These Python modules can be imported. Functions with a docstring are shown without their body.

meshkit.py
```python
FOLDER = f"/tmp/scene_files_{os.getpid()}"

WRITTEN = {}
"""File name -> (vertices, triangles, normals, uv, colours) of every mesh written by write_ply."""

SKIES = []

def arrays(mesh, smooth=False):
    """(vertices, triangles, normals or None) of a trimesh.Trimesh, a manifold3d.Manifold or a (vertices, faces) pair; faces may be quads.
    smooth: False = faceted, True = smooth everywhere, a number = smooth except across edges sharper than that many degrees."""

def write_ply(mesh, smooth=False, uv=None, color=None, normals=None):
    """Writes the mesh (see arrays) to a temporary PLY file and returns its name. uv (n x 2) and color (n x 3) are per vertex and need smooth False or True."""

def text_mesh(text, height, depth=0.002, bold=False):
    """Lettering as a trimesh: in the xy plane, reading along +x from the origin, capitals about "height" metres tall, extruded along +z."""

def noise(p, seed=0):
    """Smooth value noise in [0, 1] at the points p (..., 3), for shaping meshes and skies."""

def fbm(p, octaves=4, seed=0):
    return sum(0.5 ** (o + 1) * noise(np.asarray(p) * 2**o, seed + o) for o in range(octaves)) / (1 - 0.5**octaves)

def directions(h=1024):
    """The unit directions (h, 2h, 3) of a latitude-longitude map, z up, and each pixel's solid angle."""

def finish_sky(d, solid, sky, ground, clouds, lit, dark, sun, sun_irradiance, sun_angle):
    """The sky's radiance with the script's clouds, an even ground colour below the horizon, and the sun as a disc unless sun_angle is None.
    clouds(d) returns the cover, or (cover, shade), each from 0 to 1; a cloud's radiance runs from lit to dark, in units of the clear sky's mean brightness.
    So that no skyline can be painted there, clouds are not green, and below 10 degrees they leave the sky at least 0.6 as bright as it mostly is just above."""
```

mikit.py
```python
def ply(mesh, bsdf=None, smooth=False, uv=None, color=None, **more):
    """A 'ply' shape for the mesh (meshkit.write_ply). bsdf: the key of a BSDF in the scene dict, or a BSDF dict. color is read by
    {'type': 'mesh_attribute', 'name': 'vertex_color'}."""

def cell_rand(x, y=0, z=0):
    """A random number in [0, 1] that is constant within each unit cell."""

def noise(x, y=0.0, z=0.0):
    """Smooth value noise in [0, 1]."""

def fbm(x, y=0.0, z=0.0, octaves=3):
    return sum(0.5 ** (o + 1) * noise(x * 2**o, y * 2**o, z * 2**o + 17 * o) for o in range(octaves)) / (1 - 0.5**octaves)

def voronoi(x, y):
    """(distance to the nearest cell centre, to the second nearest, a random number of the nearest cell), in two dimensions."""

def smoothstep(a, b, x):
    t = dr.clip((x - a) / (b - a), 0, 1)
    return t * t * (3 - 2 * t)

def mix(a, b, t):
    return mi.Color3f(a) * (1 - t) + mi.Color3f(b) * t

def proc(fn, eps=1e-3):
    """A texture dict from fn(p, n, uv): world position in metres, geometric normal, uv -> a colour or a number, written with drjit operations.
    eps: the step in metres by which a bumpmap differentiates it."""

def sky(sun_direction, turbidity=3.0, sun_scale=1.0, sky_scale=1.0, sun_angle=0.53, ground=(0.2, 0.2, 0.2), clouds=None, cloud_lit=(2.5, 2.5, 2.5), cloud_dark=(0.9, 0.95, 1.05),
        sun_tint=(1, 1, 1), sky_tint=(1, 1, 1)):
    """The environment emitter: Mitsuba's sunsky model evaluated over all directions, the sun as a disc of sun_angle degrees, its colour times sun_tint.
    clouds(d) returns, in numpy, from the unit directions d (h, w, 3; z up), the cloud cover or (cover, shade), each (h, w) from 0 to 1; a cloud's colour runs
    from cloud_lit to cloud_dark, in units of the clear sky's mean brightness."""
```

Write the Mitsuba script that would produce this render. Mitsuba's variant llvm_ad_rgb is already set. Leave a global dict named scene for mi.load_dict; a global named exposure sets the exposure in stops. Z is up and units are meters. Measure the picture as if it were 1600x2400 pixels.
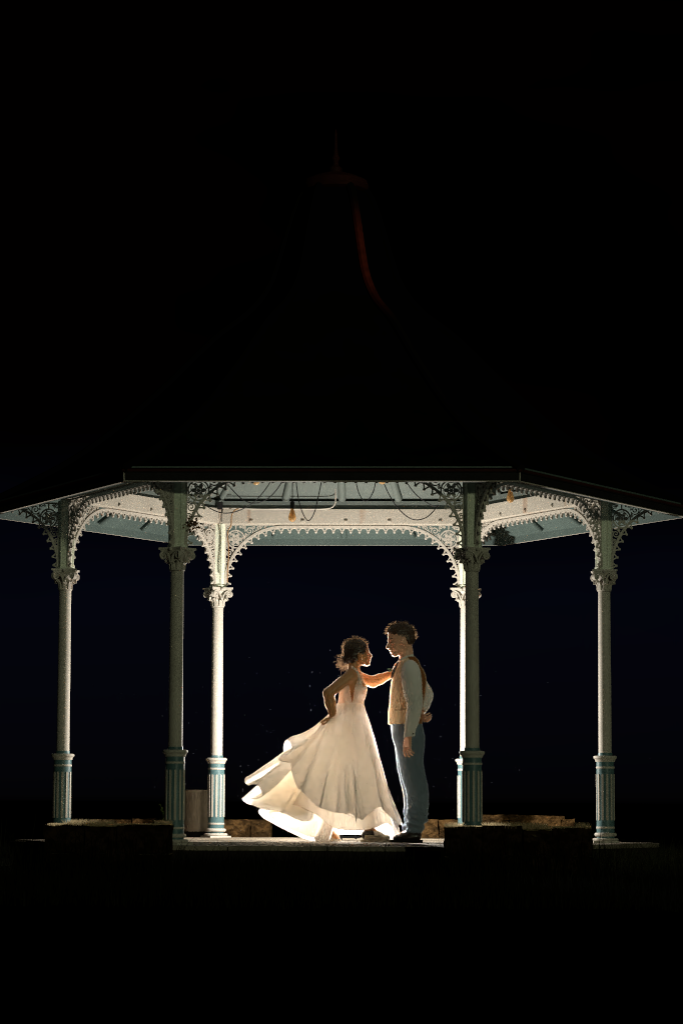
import math, random
import numpy as np, trimesh, drjit as dr, mitsuba as mi, mikit, meshkit
from mikit import noise, fbm, voronoi, cell_rand, smoothstep, mix, proc
from scipy.interpolate import CubicSpline, PchipInterpolator
from shapely.geometry import Polygon, LineString, Point
from shapely.ops import unary_union
T = mi.ScalarTransform4f
random.seed(7)
rng = np.random.default_rng(7)

# ------------------------------------------------------------------ camera, sky, added fill light, exposure
CAM_F, CAM_POS = 6327.27, np.array([0.85434, -22.76681, 0.33012])
YAW, PITCH, ROLL = math.radians(-1.99229), math.radians(6.10393), math.radians(0.25185)
FW = np.array([math.sin(YAW) * math.cos(PITCH), math.cos(YAW) * math.cos(PITCH), math.sin(PITCH)])
RT0 = np.array([math.cos(YAW), -math.sin(YAW), 0.0])
UP0 = np.cross(RT0, FW)
RT = RT0 * math.cos(ROLL) + UP0 * math.sin(ROLL)
UP = -RT0 * math.sin(ROLL) + UP0 * math.cos(ROLL)
scene = {'camera': {'type': 'perspective', 'fov_axis': 'x', 'fov': math.degrees(2 * math.atan(800 / CAM_F)),
                    'near_clip': 0.1, 'far_clip': 2000.0,
                    'to_world': T().look_at(origin=CAM_POS.tolist(), target=(CAM_POS + FW).tolist(), up=UP.tolist())}}


def night_clouds(d):
    n = meshkit.fbm(d * np.array([6.0, 6.0, 14.0]), 4, 3)
    deck = np.clip((d[..., 2] - 0.075 + 0.05 * (n - 0.5)) / 0.060, 0, 1)
    return deck * deck * (3 - 2 * deck), np.clip((n - 0.35) * 2.5, 0, 1)


# deep night: a trace of blue left low in the sky under a dark rust-tinted cloud deck, a weak low fill light added from behind the camera's right, standing in for ambient light
scene['sky'] = mikit.sky((0.50, -1.0, 0.055), turbidity=3, sun_scale=0.46, sky_scale=0.0115, sun_angle=1.5, sun_tint=(0.42, 1.28, 14.0),
                         sky_tint=(0.32, 0.52, 3.0), ground=(0.01, 0.01, 0.01), clouds=night_clouds, cloud_lit=(0.16, 0.05, 0.035), cloud_dark=(0.04, 0.018, 0.016))
scene['sky']['sampling_weight'] = 0.5
exposure = 2.05
FLASH_RADIANCE = 1950.0
FLASH_COLOR = (1.0, 0.925, 0.82)


def at(px, py, y):
    """Point of the vertical plane at depth y that was measured at (px, py) in the photograph."""
    d = FW + RT * ((px - 800) / CAM_F) - UP * ((py - 1200) / CAM_F)
    return CAM_POS + d * ((y - CAM_POS[1]) / d[1])


def ats(rows):
    return np.array([at(*r) for r in rows])


def measured(P):
    """The reverse of at(): where a point would be measured."""
    d = np.asarray(P) - CAM_POS
    z = d @ FW
    return 800 + CAM_F * (d @ RT) / z, 1200 - CAM_F * (d @ UP) / z


# ------------------------------------------------------------------ bookkeeping
labels = {}


def numbered(key):
    if not any(k == key or k.startswith(key + '__') for k in taken):
        taken.add(key)
        return key
    n = 1
    while f'{key}_{n:03d}' in taken:
        n += 1
    taken.add(f'{key}_{n:03d}')
    return f'{key}_{n:03d}'


taken = set()


def thing(name, label, cat, group=None, kind=None):
    key = numbered(name)
    labels[key] = {'label': label, 'category': cat}
    if group: labels[key]['group'] = group
    if kind: labels[key]['kind'] = kind
    return key


def part(parent, name, shape, label=None, kind=None):
    key = numbered(parent + '__' + name)
    if shape is not None: scene[key] = shape
    if label or kind:
        labels[key] = {}
        if label: labels[key]['label'] = label
        if kind: labels[key]['kind'] = kind
    return key


def put(d, M):
    return {**d, 'to_world': M}


def ply(m, b, smooth=35, **k):
    return mikit.ply(m, b, smooth=smooth, **k)


cat = trimesh.util.concatenate

# ------------------------------------------------------------------ materials


def paint(name, col, rough=0.45, wear=0.12, scale=9.0, spec=0.2, bump=0.0):
    c = mi.Color3f(*col)

    def f(p, n, uv):
        a = fbm(p.x * scale * 0.6, p.y * scale * 0.6, p.z * scale * 0.6, 2)
        b = smoothstep(0.56, 0.70, fbm(p.x * 7 + 5, p.y * 7, p.z * 4, 2))
        return mi.Color3f(*col) * (1 - wear + 2 * wear * a) * (1 - 0.35 * wear * b)
    m = {'type': 'principled', 'base_color': proc(f), 'roughness': rough, 'specular': spec}
    if bump:
        m = {'type': 'bumpmap', 'arbitrary': proc(lambda p, n, uv: fbm(p.x * 60, p.y * 60, p.z * 60, 3) * bump, 2e-3), 'bsdf': m}
        m = {'type': 'bumpmap', 'texture': m['arbitrary'], 'scale': 1.0, 'bsdf': m['bsdf']}
    scene[name] = {'type': 'twosided', 'bsdf': m}
    return name


CREAM = paint('cream_paint', (0.43, 0.40, 0.35), 0.58, 0.10)
TEAL = paint('teal_paint', (0.080, 0.150, 0.162), 0.40, 0.14)
POSTP = paint('post_paint', (0.64, 0.68, 0.56), 0.5, 0.14)
CEIL = paint('ceiling_paint', (0.105, 0.125, 0.115), 0.6, 0.16, 4.0)
SOFF = paint('soffit_paint', (0.075, 0.105, 0.098), 0.6, 0.15, 5.0)
GUT = paint('gutter_paint', (0.014, 0.013, 0.013), 0.7, 0.3, 12, 0.1)
ROOF = paint('roof_lead', (0.002, 0.002, 0.0024), 0.8, 0.3, 7, 0.03)
RED = paint('red_oxide_paint', (0.036, 0.009, 0.006), 0.7, 0.35, 14, 0.1)
scene['ridge_lit_red'] = {'type': 'twosided', 'bsdf': {'type': 'diffuse', 'reflectance': proc(lambda p, n, uv: mix(mi.Color3f(0.008, 0.007, 0.007), mi.Color3f(0.21, 0.032, 0.018), smoothstep(4.2, 4.75, p.z) * smoothstep(5.45, 5.0, p.z) * (0.35 + 0.9 * fbm(p.x * 25, p.y * 25, p.z * 25, 3))))}}  # red faded in over the stretch of ridge that catches light
BLACK = paint('black_rubber', (0.012, 0.012, 0.013), 0.5, 0.1)


def rusty(p, n, uv):
    base = mi.Color3f(0.40, 0.37, 0.315) * (0.9 + 0.2 * fbm(p.x * 4, p.y * 4, p.z * 4, 2))
    run = smoothstep(0.66, 0.82, fbm(p.x * 14, p.y * 11, p.z * 1.0 + 3, 2)) * smoothstep(0.35, 0.6, fbm(p.x * 2, p.y * 2, 7.0, 2))
    return mix(base, mi.Color3f(0.26, 0.13, 0.06), run * 0.5)


scene['beam_paint'] = {'type': 'twosided', 'bsdf': {'type': 'principled', 'base_color': proc(rusty), 'roughness': 0.6, 'specular': 0.2}}
BEAM = 'beam_paint'


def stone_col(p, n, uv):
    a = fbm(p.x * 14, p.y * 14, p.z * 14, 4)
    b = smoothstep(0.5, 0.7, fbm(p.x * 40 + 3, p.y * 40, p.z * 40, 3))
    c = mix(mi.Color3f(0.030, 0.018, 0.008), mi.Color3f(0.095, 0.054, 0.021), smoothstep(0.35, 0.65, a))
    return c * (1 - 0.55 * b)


scene['rough_stone'] = {'type': 'twosided', 'bsdf': {'type': 'bumpmap', 'texture': proc(lambda p, n, uv: fbm(p.x * 45, p.y * 45, p.z * 45, 4) * 0.02, 2e-3),
                        'scale': 1.0, 'bsdf': {'type': 'diffuse', 'reflectance': proc(stone_col)}}}


scene['shaded_stone'] = {'type': 'twosided', 'bsdf': {'type': 'diffuse', 'reflectance': proc(lambda p, n, uv: mix(stone_col(p, n, uv) * 0.25, mi.Color3f(0.45, 0.38, 0.20) * (0.3 + 1.2 * fbm(p.x * 18, p.y * 18, p.z * 18, 3)), smoothstep(0.35, 0.75, n.z) * smoothstep(0.22, 0.45, fbm(p.x * 4, p.y * 4, 2.0, 2))))}}  # rough stone darkened for shade, mossy tops made paler for the lit edge


def slab_col(p, n, uv):
    a = fbm(p.x * 5, p.y * 5, 1.0, 4)
    r = cell_rand(dr.floor(p.x / 0.6), dr.floor(p.y / 0.45), 3)
    return mix(mi.Color3f(0.09, 0.072, 0.052), mi.Color3f(0.22, 0.19, 0.145), a) * (0.8 + 0.35 * r)


scene['paving'] = {'type': 'twosided', 'bsdf': {'type': 'principled', 'base_color': proc(slab_col), 'roughness': 0.55, 'specular': 0.4}}
scene['mortar'] = {'type': 'twosided', 'bsdf': {'type': 'diffuse', 'reflectance': {'type': 'rgb', 'value': [0.02, 0.016, 0.012]}}}
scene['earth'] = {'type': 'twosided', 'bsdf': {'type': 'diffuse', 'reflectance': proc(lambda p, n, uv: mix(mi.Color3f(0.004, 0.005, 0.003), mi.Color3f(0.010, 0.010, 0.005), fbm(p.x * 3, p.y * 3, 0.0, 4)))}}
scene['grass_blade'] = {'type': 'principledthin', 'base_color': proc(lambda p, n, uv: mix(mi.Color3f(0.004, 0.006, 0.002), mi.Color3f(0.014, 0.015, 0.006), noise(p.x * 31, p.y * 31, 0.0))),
                        'roughness': 0.5, 'diff_trans': 0.7}
scene['moss_blade'] = {'type': 'principledthin', 'base_color': {'type': 'rgb', 'value': [0.66, 0.54, 0.32]}, 'roughness': 0.6, 'diff_trans': 1.6}
scene['leaf_litter'] = {'type': 'twosided', 'bsdf': {'type': 'diffuse', 'reflectance': proc(lambda p, n, uv: mix(mi.Color3f(0.03, 0.015, 0.008), mi.Color3f(0.16, 0.07, 0.025), noise(p.x * 90, p.y * 90, p.z * 90)))}}
scene['amber_glass'] = {'type': 'principledthin', 'base_color': {'type': 'rgb', 'value': [0.92, 0.68, 0.40]}, 'roughness': 0.18, 'spec_trans': 0.65, 'eta': 1.35, 'diff_trans': 1.4}
scene['galvanised'] = {'type': 'twosided', 'bsdf': {'type': 'principled', 'base_color': proc(lambda p, n, uv: mi.Color3f(0.38, 0.33, 0.25) * (0.8 + 0.4 * fbm(p.x * 20, p.y * 20, p.z * 20, 3))), 'metallic': 0.35, 'roughness': 0.5}}
scene['web_silk'] = {'type': 'principledthin', 'base_color': {'type': 'rgb', 'value': [0.5, 0.5, 0.5]}, 'roughness': 0.6, 'diff_trans': 1.0}

# ------------------------------------------------------------------ mesh helpers


def box(x0, x1, y0, y1, z0, z1):
    m = trimesh.creation.box((x1 - x0, y1 - y0, z1 - z0))
    m.apply_translation(((x0 + x1) / 2, (y0 + y1) / 2, (z0 + z1) / 2))
    return m


def lathe(profile, n=40):
    return trimesh.creation.revolve(np.array(profile, float), sections=n)


def tube(pts, r, sides=8, flat=1.0):
    """A closed swept tube; r a number or one per point; flat squashes it sideways."""
    p = np.asarray(pts, float)
    r = np.broadcast_to(np.asarray(r, float), (len(p),))
    t = np.gradient(p, axis=0)
    t /= np.linalg.norm(t, axis=1, keepdims=True) + 1e-12
    ref = np.array([0, 0, 1.0]) if abs(t[0, 2]) < 0.8 else np.array([1.0, 0, 0])
    a = np.cross(t[0], ref); a /= np.linalg.norm(a)
    A = [a]
    for i in range(1, len(p)):
        a = A[-1] - t[i] * (A[-1] @ t[i])
        A.append(a / (np.linalg.norm(a) + 1e-12))
    A = np.array(A); B = np.cross(t, A)
    ang = np.arange(sides) * 2 * np.pi / sides
    v = p[:, None] + r[:, None, None] * (np.cos(ang)[None, :, None] * A[:, None] * flat + np.sin(ang)[None, :, None] * B[:, None])
    n = len(p)
    i, j = np.meshgrid(np.arange(n - 1), np.arange(sides), indexing='ij')
    q = np.stack([i * sides + j, i * sides + (j + 1) % sides, (i + 1) * sides + (j + 1) % sides, (i + 1) * sides + j], -1).reshape(-1, 4)
    f = np.vstack([q[:, [0, 1, 2]], q[:, [0, 2, 3]]])
    v = np.vstack([v.reshape(-1, 3), p[:1], p[-1:]])
    k = np.arange(sides)
    f = np.vstack([f, np.stack([(k + 1) % sides, k, k * 0 + n * sides], 1), np.stack([(n - 1) * sides + k, (n - 1) * sides + (k + 1) % sides, k * 0 + n * sides + 1], 1)])
    m = trimesh.Trimesh(v, f, process=False)
    if m.volume < 0: m.invert()
    return m


def spline(pts, n, closed=False):
    p = np.asarray(pts, float)
    if closed: p = np.vstack([p, p[:1]])
    s = np.r_[0, np.cumsum(np.linalg.norm(np.diff(p[:, :3], axis=0), axis=1))]
    c = CubicSpline(s, p, bc_type='periodic' if closed else 'not-a-knot' if len(p) > 3 else 'natural')
    return c(np.linspace(0, s[-1], n, endpoint=not closed))


def ball(c, r, sub=1):
    m = trimesh.creation.icosphere(subdivisions=sub, radius=r)
    m.apply_translation(c)
    return m


def extrude(shape, w):
    """A drawing in (u, v) becomes a plate in x, z, of thickness w about y = 0."""
    gs = [g for g in getattr(shape, 'geoms', [shape]) if g.area > 1e-7]
    m = cat([trimesh.creation.extrude_polygon(g, w, engine='earcut') for g in gs])
    v = m.vertices.copy()
    return trimesh.Trimesh(np.stack([v[:, 0], w / 2 - v[:, 2], v[:, 1]], 1), m.faces, process=False)


def rough(m, amp, freq, seed, length=None):
    if length: m = trimesh.Trimesh(*trimesh.remesh.subdivide_to_size(m.vertices, m.faces, length))
    m.merge_vertices()
    v = m.vertices
    d = np.stack([meshkit.fbm(v * freq + 11 * k + seed * 3.7, 3, seed) - 0.5 for k in range(3)], 1)
    m.vertices = v + d * amp * 2
    return m
# ------------------------------------------------------------------ the bandstand
R, RE, FLOOR = 2.28, 2.978, -0.012
CAP0, CAP1, BEAM0, BEAM1, PLATE1 = 2.104, 2.274, 2.863, 2.998, 3.076
C30 = math.cos(math.radians(30))
bs = thing('bandstand', 'hexagonal painted iron bandstand with fluted column bases, lacework brackets and a dark concave roof', 'bandstand')


def hexside(a_in, a_out, z0, z1, gap=0.0008):
    """One mitred side of a hexagonal ring (along x, centred on y = apothem)."""
    t = math.tan(math.radians(30))
    p = Polygon([(-a_in * t + gap, a_in), (a_in * t - gap, a_in), (a_out * t - gap, a_out), (-a_out * t + gap, a_out)])
    m = trimesh.creation.extrude_polygon(p, z1 - z0, engine='earcut')
    m.apply_translation((0, 0, z0))
    return m


# --- column pieces, shared by the six columns
plinth = cat([lathe([(0, 0.004), (0.100, 0.004), (0.107, 0.010), (0.107, 0.020), (0.100, 0.027), (0, 0.027)]), box(-0.105, 0.105, -0.105, 0.105, FLOOR - 0.01, 0.004)])
base_mesh = lathe([(0, 0.026), (0.074, 0.026), (0.074, 0.042), (0.074, 0.567), (0.074, 0.662), (0, 0.662)], 48)
neck_mesh = lathe([(0, 0.70), (0.062, 0.70), (0.060, 0.735), (0.0, 0.735)])
torus_mesh = lathe([(0.070, 0.040), (0.086, 0.042), (0.0925, 0.050), (0.0925, 0.060), (0.086, 0.070), (0.070, 0.072)])
ring_mesh = lathe([(0.070, 0), (0.0775, 0.001), (0.0785, 0.008), (0.0775, 0.017), (0.070, 0.018)])
collar_mesh = lathe([(0, 0.660), (0.081, 0.660), (0.084, 0.675), (0.088, 0.683), (0.0965, 0.690), (0.0985, 0.698), (0.0965, 0.707), (0.088, 0.712), (0, 0.714)], 48)
shaft_mesh = lathe([(0, 0.73), (0.0545, 0.73), (0.0535, 1.3), (0.0505, 2.09), (0, 2.09)], 48)
astragal = lathe([(0.045, CAP0 - 0.012), (0.0575, CAP0 - 0.010), (0.0595, CAP0 - 0.004), (0.0575, CAP0 + 0.002), (0.045, CAP0 + 0.004)])
flute = extrude(LineString([(0, 0.182), (0, 0.552)]).buffer(0.0088, quad_segs=3), 0.012)
flute.apply_translation((0, -0.0725, 0))


def spiral(cx, cy, r0, turns, start, sgn=1, w=0.006, r1=0.006, n=40):
    t = np.linspace(0, 1, n)
    r = r0 * (1 - t) + r1 * t
    a = start + sgn * turns * 2 * np.pi * t
    return LineString(np.stack([cx + r * np.cos(a), cy + r * np.sin(a)], 1)).buffer(w / 2)


def capital():
    H = CAP1 - CAP0
    bits = [lathe([(0, 0), (0.051, 0), (0.054, 0.05), (0.062, 0.10), (0.078, 0.135), (0.085, H - 0.03), (0, H - 0.03)], 32)]
    # abacus with hollowed sides and clipped corners
    ab = Polygon([(s * 0.112, t * 0.112) for s, t in ((1, 1), (-1, 1), (-1, -1), (1, -1))])
    for a in range(4):
        c = np.array([math.cos(a * math.pi / 2), math.sin(a * math.pi / 2)]) * 0.345
        ab = ab.difference(Point(c).buffer(0.262, quad_segs=24))
    for z, off, h in ((H - 0.030, -0.006, 0.013), (H - 0.0172, 0.0, 0.0172)):
        m = trimesh.creation.extrude_polygon(ab.buffer(off), h, engine='earcut'); m.apply_translation((0, 0, z)); bits.append(m)
    for a in range(4):
        face = []
        for s in (-1, 1):
            sp = spiral(s * 0.068, H - 0.062, 0.030, 1.6, math.pi / 2, -s, 0.0105, 0.004)
            stem = LineString([(s * 0.004, 0.055), (s * 0.012, 0.085), (s * 0.030, 0.118), (s * 0.055, H - 0.034), (s * 0.068, H - 0.032)]).buffer(0.0055)
            face.append(unary_union([sp, stem]))
            e = ball((s * 0.068, 0, H - 0.062), 0.011); face.append(e)
        for g in face:
            m = g if isinstance(g, trimesh.Trimesh) else extrude(g, 0.020)
            m.apply_translation((0, -0.083, 0)); m.apply_transform(trimesh.transformations.rotation_matrix(a * math.pi / 2, (0, 0, 1))); bits.append(m)
        fl = ball((0, -0.090, H - 0.016), 0.015); fl.apply_transform(trimesh.transformations.rotation_matrix(a * math.pi / 2, (0, 0, 1))); bits.append(fl)
        # scroll cheek on the diagonal
        m = extrude(spiral(0.108, H - 0.064, 0.030, 1.5, math.pi / 2, -1, 0.012, 0.004), 0.030)
        m.apply_transform(trimesh.transformations.rotation_matrix(a * math.pi / 2 + math.pi / 4, (0, 0, 1))); bits.append(m)
    for k in range(8):
        big = k % 2 == 1
        pr = [(0.053, 0.0), (0.058, 0.035), (0.066, 0.062), (0.084, 0.078), (0.095, 0.072), (0.096, 0.064)] if big else [(0.053, 0.0), (0.056, 0.03), (0.062, 0.052), (0.072, 0.062), (0.078, 0.055)]
        for off, sc in ((0, 1.0), (-0.16, 0.86), (0.16, 0.86)):
            pts = [(rr * math.cos(off), rr * math.sin(off), z * sc) for rr, z in pr]
            m = tube(spline(pts, 9), np.linspace(0.0095, 0.006, 9), 6); m.apply_transform(trimesh.transformations.rotation_matrix(k * math.pi / 4, (0, 0, 1))); bits.append(m)
    m = cat(bits); m.apply_translation((0, 0, CAP0)); return m


hexp = Polygon([(0.064 * math.cos(math.radians(60 * k)), 0.064 * math.sin(math.radians(60 * k))) for k in range(6)])
post_mesh = trimesh.creation.extrude_polygon(hexp, BEAM0 - CAP1 - 0.001, engine='earcut'); post_mesh.apply_translation((0, 0, CAP1))
post_foot = trimesh.creation.extrude_polygon(hexp.buffer(0.012, join_style=2), 0.022, engine='earcut'); post_foot.apply_translation((0, 0, CAP1))
bead_mesh = cat([lathe([(0, CAP1 + 0.022), (0.0075, CAP1 + 0.022), (0.0075, BEAM0 - 0.002), (0, BEAM0 - 0.002)], 8).apply_translation((0.064 * math.cos(math.radians(60 * k)), 0.064 * math.sin(math.radians(60 * k)), 0)) for k in range(6)])
# a narrow raised fillet down the middle of every face
fil = []
for k in range(6):
    for s in (-0.020, 0.020):
        m = box(s - 0.0022, s + 0.0022, -0.0585, -0.0550, CAP1 + 0.03, BEAM0 - 0.02); m.apply_transform(trimesh.transformations.rotation_matrix(math.radians(60 * k), (0, 0, 1))); fil.append(m)
post_mesh = cat([post_mesh, post_foot]); bead_mesh = cat([bead_mesh] + fil)

P = dict(plinth=ply(plinth, CREAM), base=ply(base_mesh, TEAL), neck=ply(neck_mesh, TEAL), torus=ply(torus_mesh, CREAM), ring=ply(ring_mesh, CREAM), collar=ply(collar_mesh, CREAM),
         shaft=ply(shaft_mesh, CREAM), astragal=ply(astragal, CREAM), flute=ply(flute, CREAM), capital=ply(capital(), CREAM, 40), post=ply(post_mesh, POSTP, False), bead=ply(bead_mesh, POSTP, 40))
for a, rot in ((240, 0), (300, 0), (0, 0), (60, 0), (120, 0), (180, 0)):
    x, y = R * math.cos(math.radians(a)), R * math.sin(math.radians(a))
    M = T().translate([x, y, 0]).rotate([0, 0, 1], a)
    c = part(bs, 'column', None)
    part(c, 'shaft', put(P['shaft'], M)); part(c, 'base', put(P['base'], M)); part(c, 'plinth', put(P['plinth'], M))
    part(c, 'torus', put(P['torus'], M)); part(c, 'neck', put(P['neck'], M)); part(c, 'collar', put(P['collar'], M)); part(c, 'astragal', put(P['astragal'], M))
    for z in (0.105, 0.604): part(c, 'ring', put(P['ring'], M @ T().translate([0, 0, z])))
    for k in range(12): part(c, 'flute', put(P['flute'], T().translate([x, y, 0]).rotate([0, 0, 1], 30 * k + 8)))
    part(c, 'capital', put(P['capital'], M))
    part(c, 'post', put(P['post'], M)); part(c, 'bead', put(P['bead'], M))

# --- lacework: a bracket drawn in (u, v): u from the post face towards the bay's middle, v up from the capital
RU, RV, HT = 0.535, 0.562, BEAM0 - CAP1


def rib_point(phi): return np.array([RU * (1 - math.cos(phi)), RV * math.sin(phi)])


phis = np.linspace(0, math.pi / 2, 200)
rib = np.array([rib_point(p) for p in phis])
HALF = 1.14 - 0.060
full = np.vstack([rib, [[u, RV] for u in np.linspace(RU, HALF, 60)[1:]]])
seg = np.r_[0, np.cumsum(np.linalg.norm(np.diff(full, axis=0), axis=1))]


def along(s): return np.array([np.interp(s, seg, full[:, 0]), np.interp(s, seg, full[:, 1])])


def inward(s):
    t = along(s + 1e-3) - along(s - 1e-3); t /= np.linalg.norm(t)
    return np.array([t[1], -t[0]])


NB = 17
step = (seg[-1] - 0.04) / NB
balls = [along(0.04 + k * step) + inward(max(0.04 + k * step, 2e-3)) * 0.046 for k in range(NB + 1)]


def arc3(a, m, b, n=12):
    t = np.linspace(0, 1, n)[:, None]
    c = 2 * m - 0.5 * (a + b)
    # rounder than a parabola
    q = (1 - t) ** 2 * a + 2 * t * (1 - t) * c + t ** 2 * b
    mid = (a + b) / 2
    return q + (q - (a + (b - a) * t)) * 0.22 * np.sin(2 * np.pi * np.abs(t - 0.5)) 


def scallops(k0, k1):
    g, bl = [], []
    for k in range(k0, k1):
        m = along(0.04 + (k + 0.5) * step) + inward(0.04 + (k + 0.5) * step) * 0.012
        g.append(LineString(arc3(balls[k], m, balls[k + 1])).buffer(0.0058))
    for k in range(k0, k1 + 1): bl.append(balls[k])
    s0 = 0.04
    if k0 == 0: g.append(LineString(arc3(along(0.0) + np.array([0.012, 0.0]), along(0.018) + inward(0.018) * 0.016, balls[0])).buffer(0.0055))
    m = cat([extrude(unary_union(g), 0.016)] + [ball((b[0], 0, b[1]), 0.0125) for b in bl])
    return m


KB = 9   # scallops that belong to the curved bracket; the rest to the straight valance
rosette = unary_union([Point(0.100, 0.450).buffer(0.086).difference(Point(0.100, 0.450).buffer(0.074)),
                       Point(0.100, 0.450).buffer(0.014), Point(0.100, 0.450).buffer(0.0625).difference(Point(0.100, 0.450).buffer(0.0575))] +
                      [Point(0.100 + 0.027 * math.cos(a), 0.450 + 0.027 * math.sin(a)).buffer(0.0085) for a in np.arange(6) * math.pi / 3 + math.pi / 6] +
                      [LineString([(0.100 + 0.014 * math.cos(a), 0.450 + 0.014 * math.sin(a)), (0.100 + 0.050 * math.cos(a), 0.450 + 0.050 * math.sin(a))]).buffer(0.0042) for a in np.arange(6) * math.pi / 3] +
                      [Point(0.100 + 0.040 * math.cos(a), 0.450 + 0.040 * math.sin(a)).buffer(0.0155).difference(Point(0.100 + 0.043 * math.cos(a), 0.450 + 0.043 * math.sin(a)).buffer(0.0065)) for a in np.arange(6) * math.pi / 3] +
                      [LineString([(0.100 + 0.052 * math.cos(a), 0.450 + 0.052 * math.sin(a)), (0.100 + 0.076 * math.cos(a + 0.3), 0.450 + 0.076 * math.sin(a + 0.3))]).buffer(0.004) for a in np.arange(6) * math.pi / 3])
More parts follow.
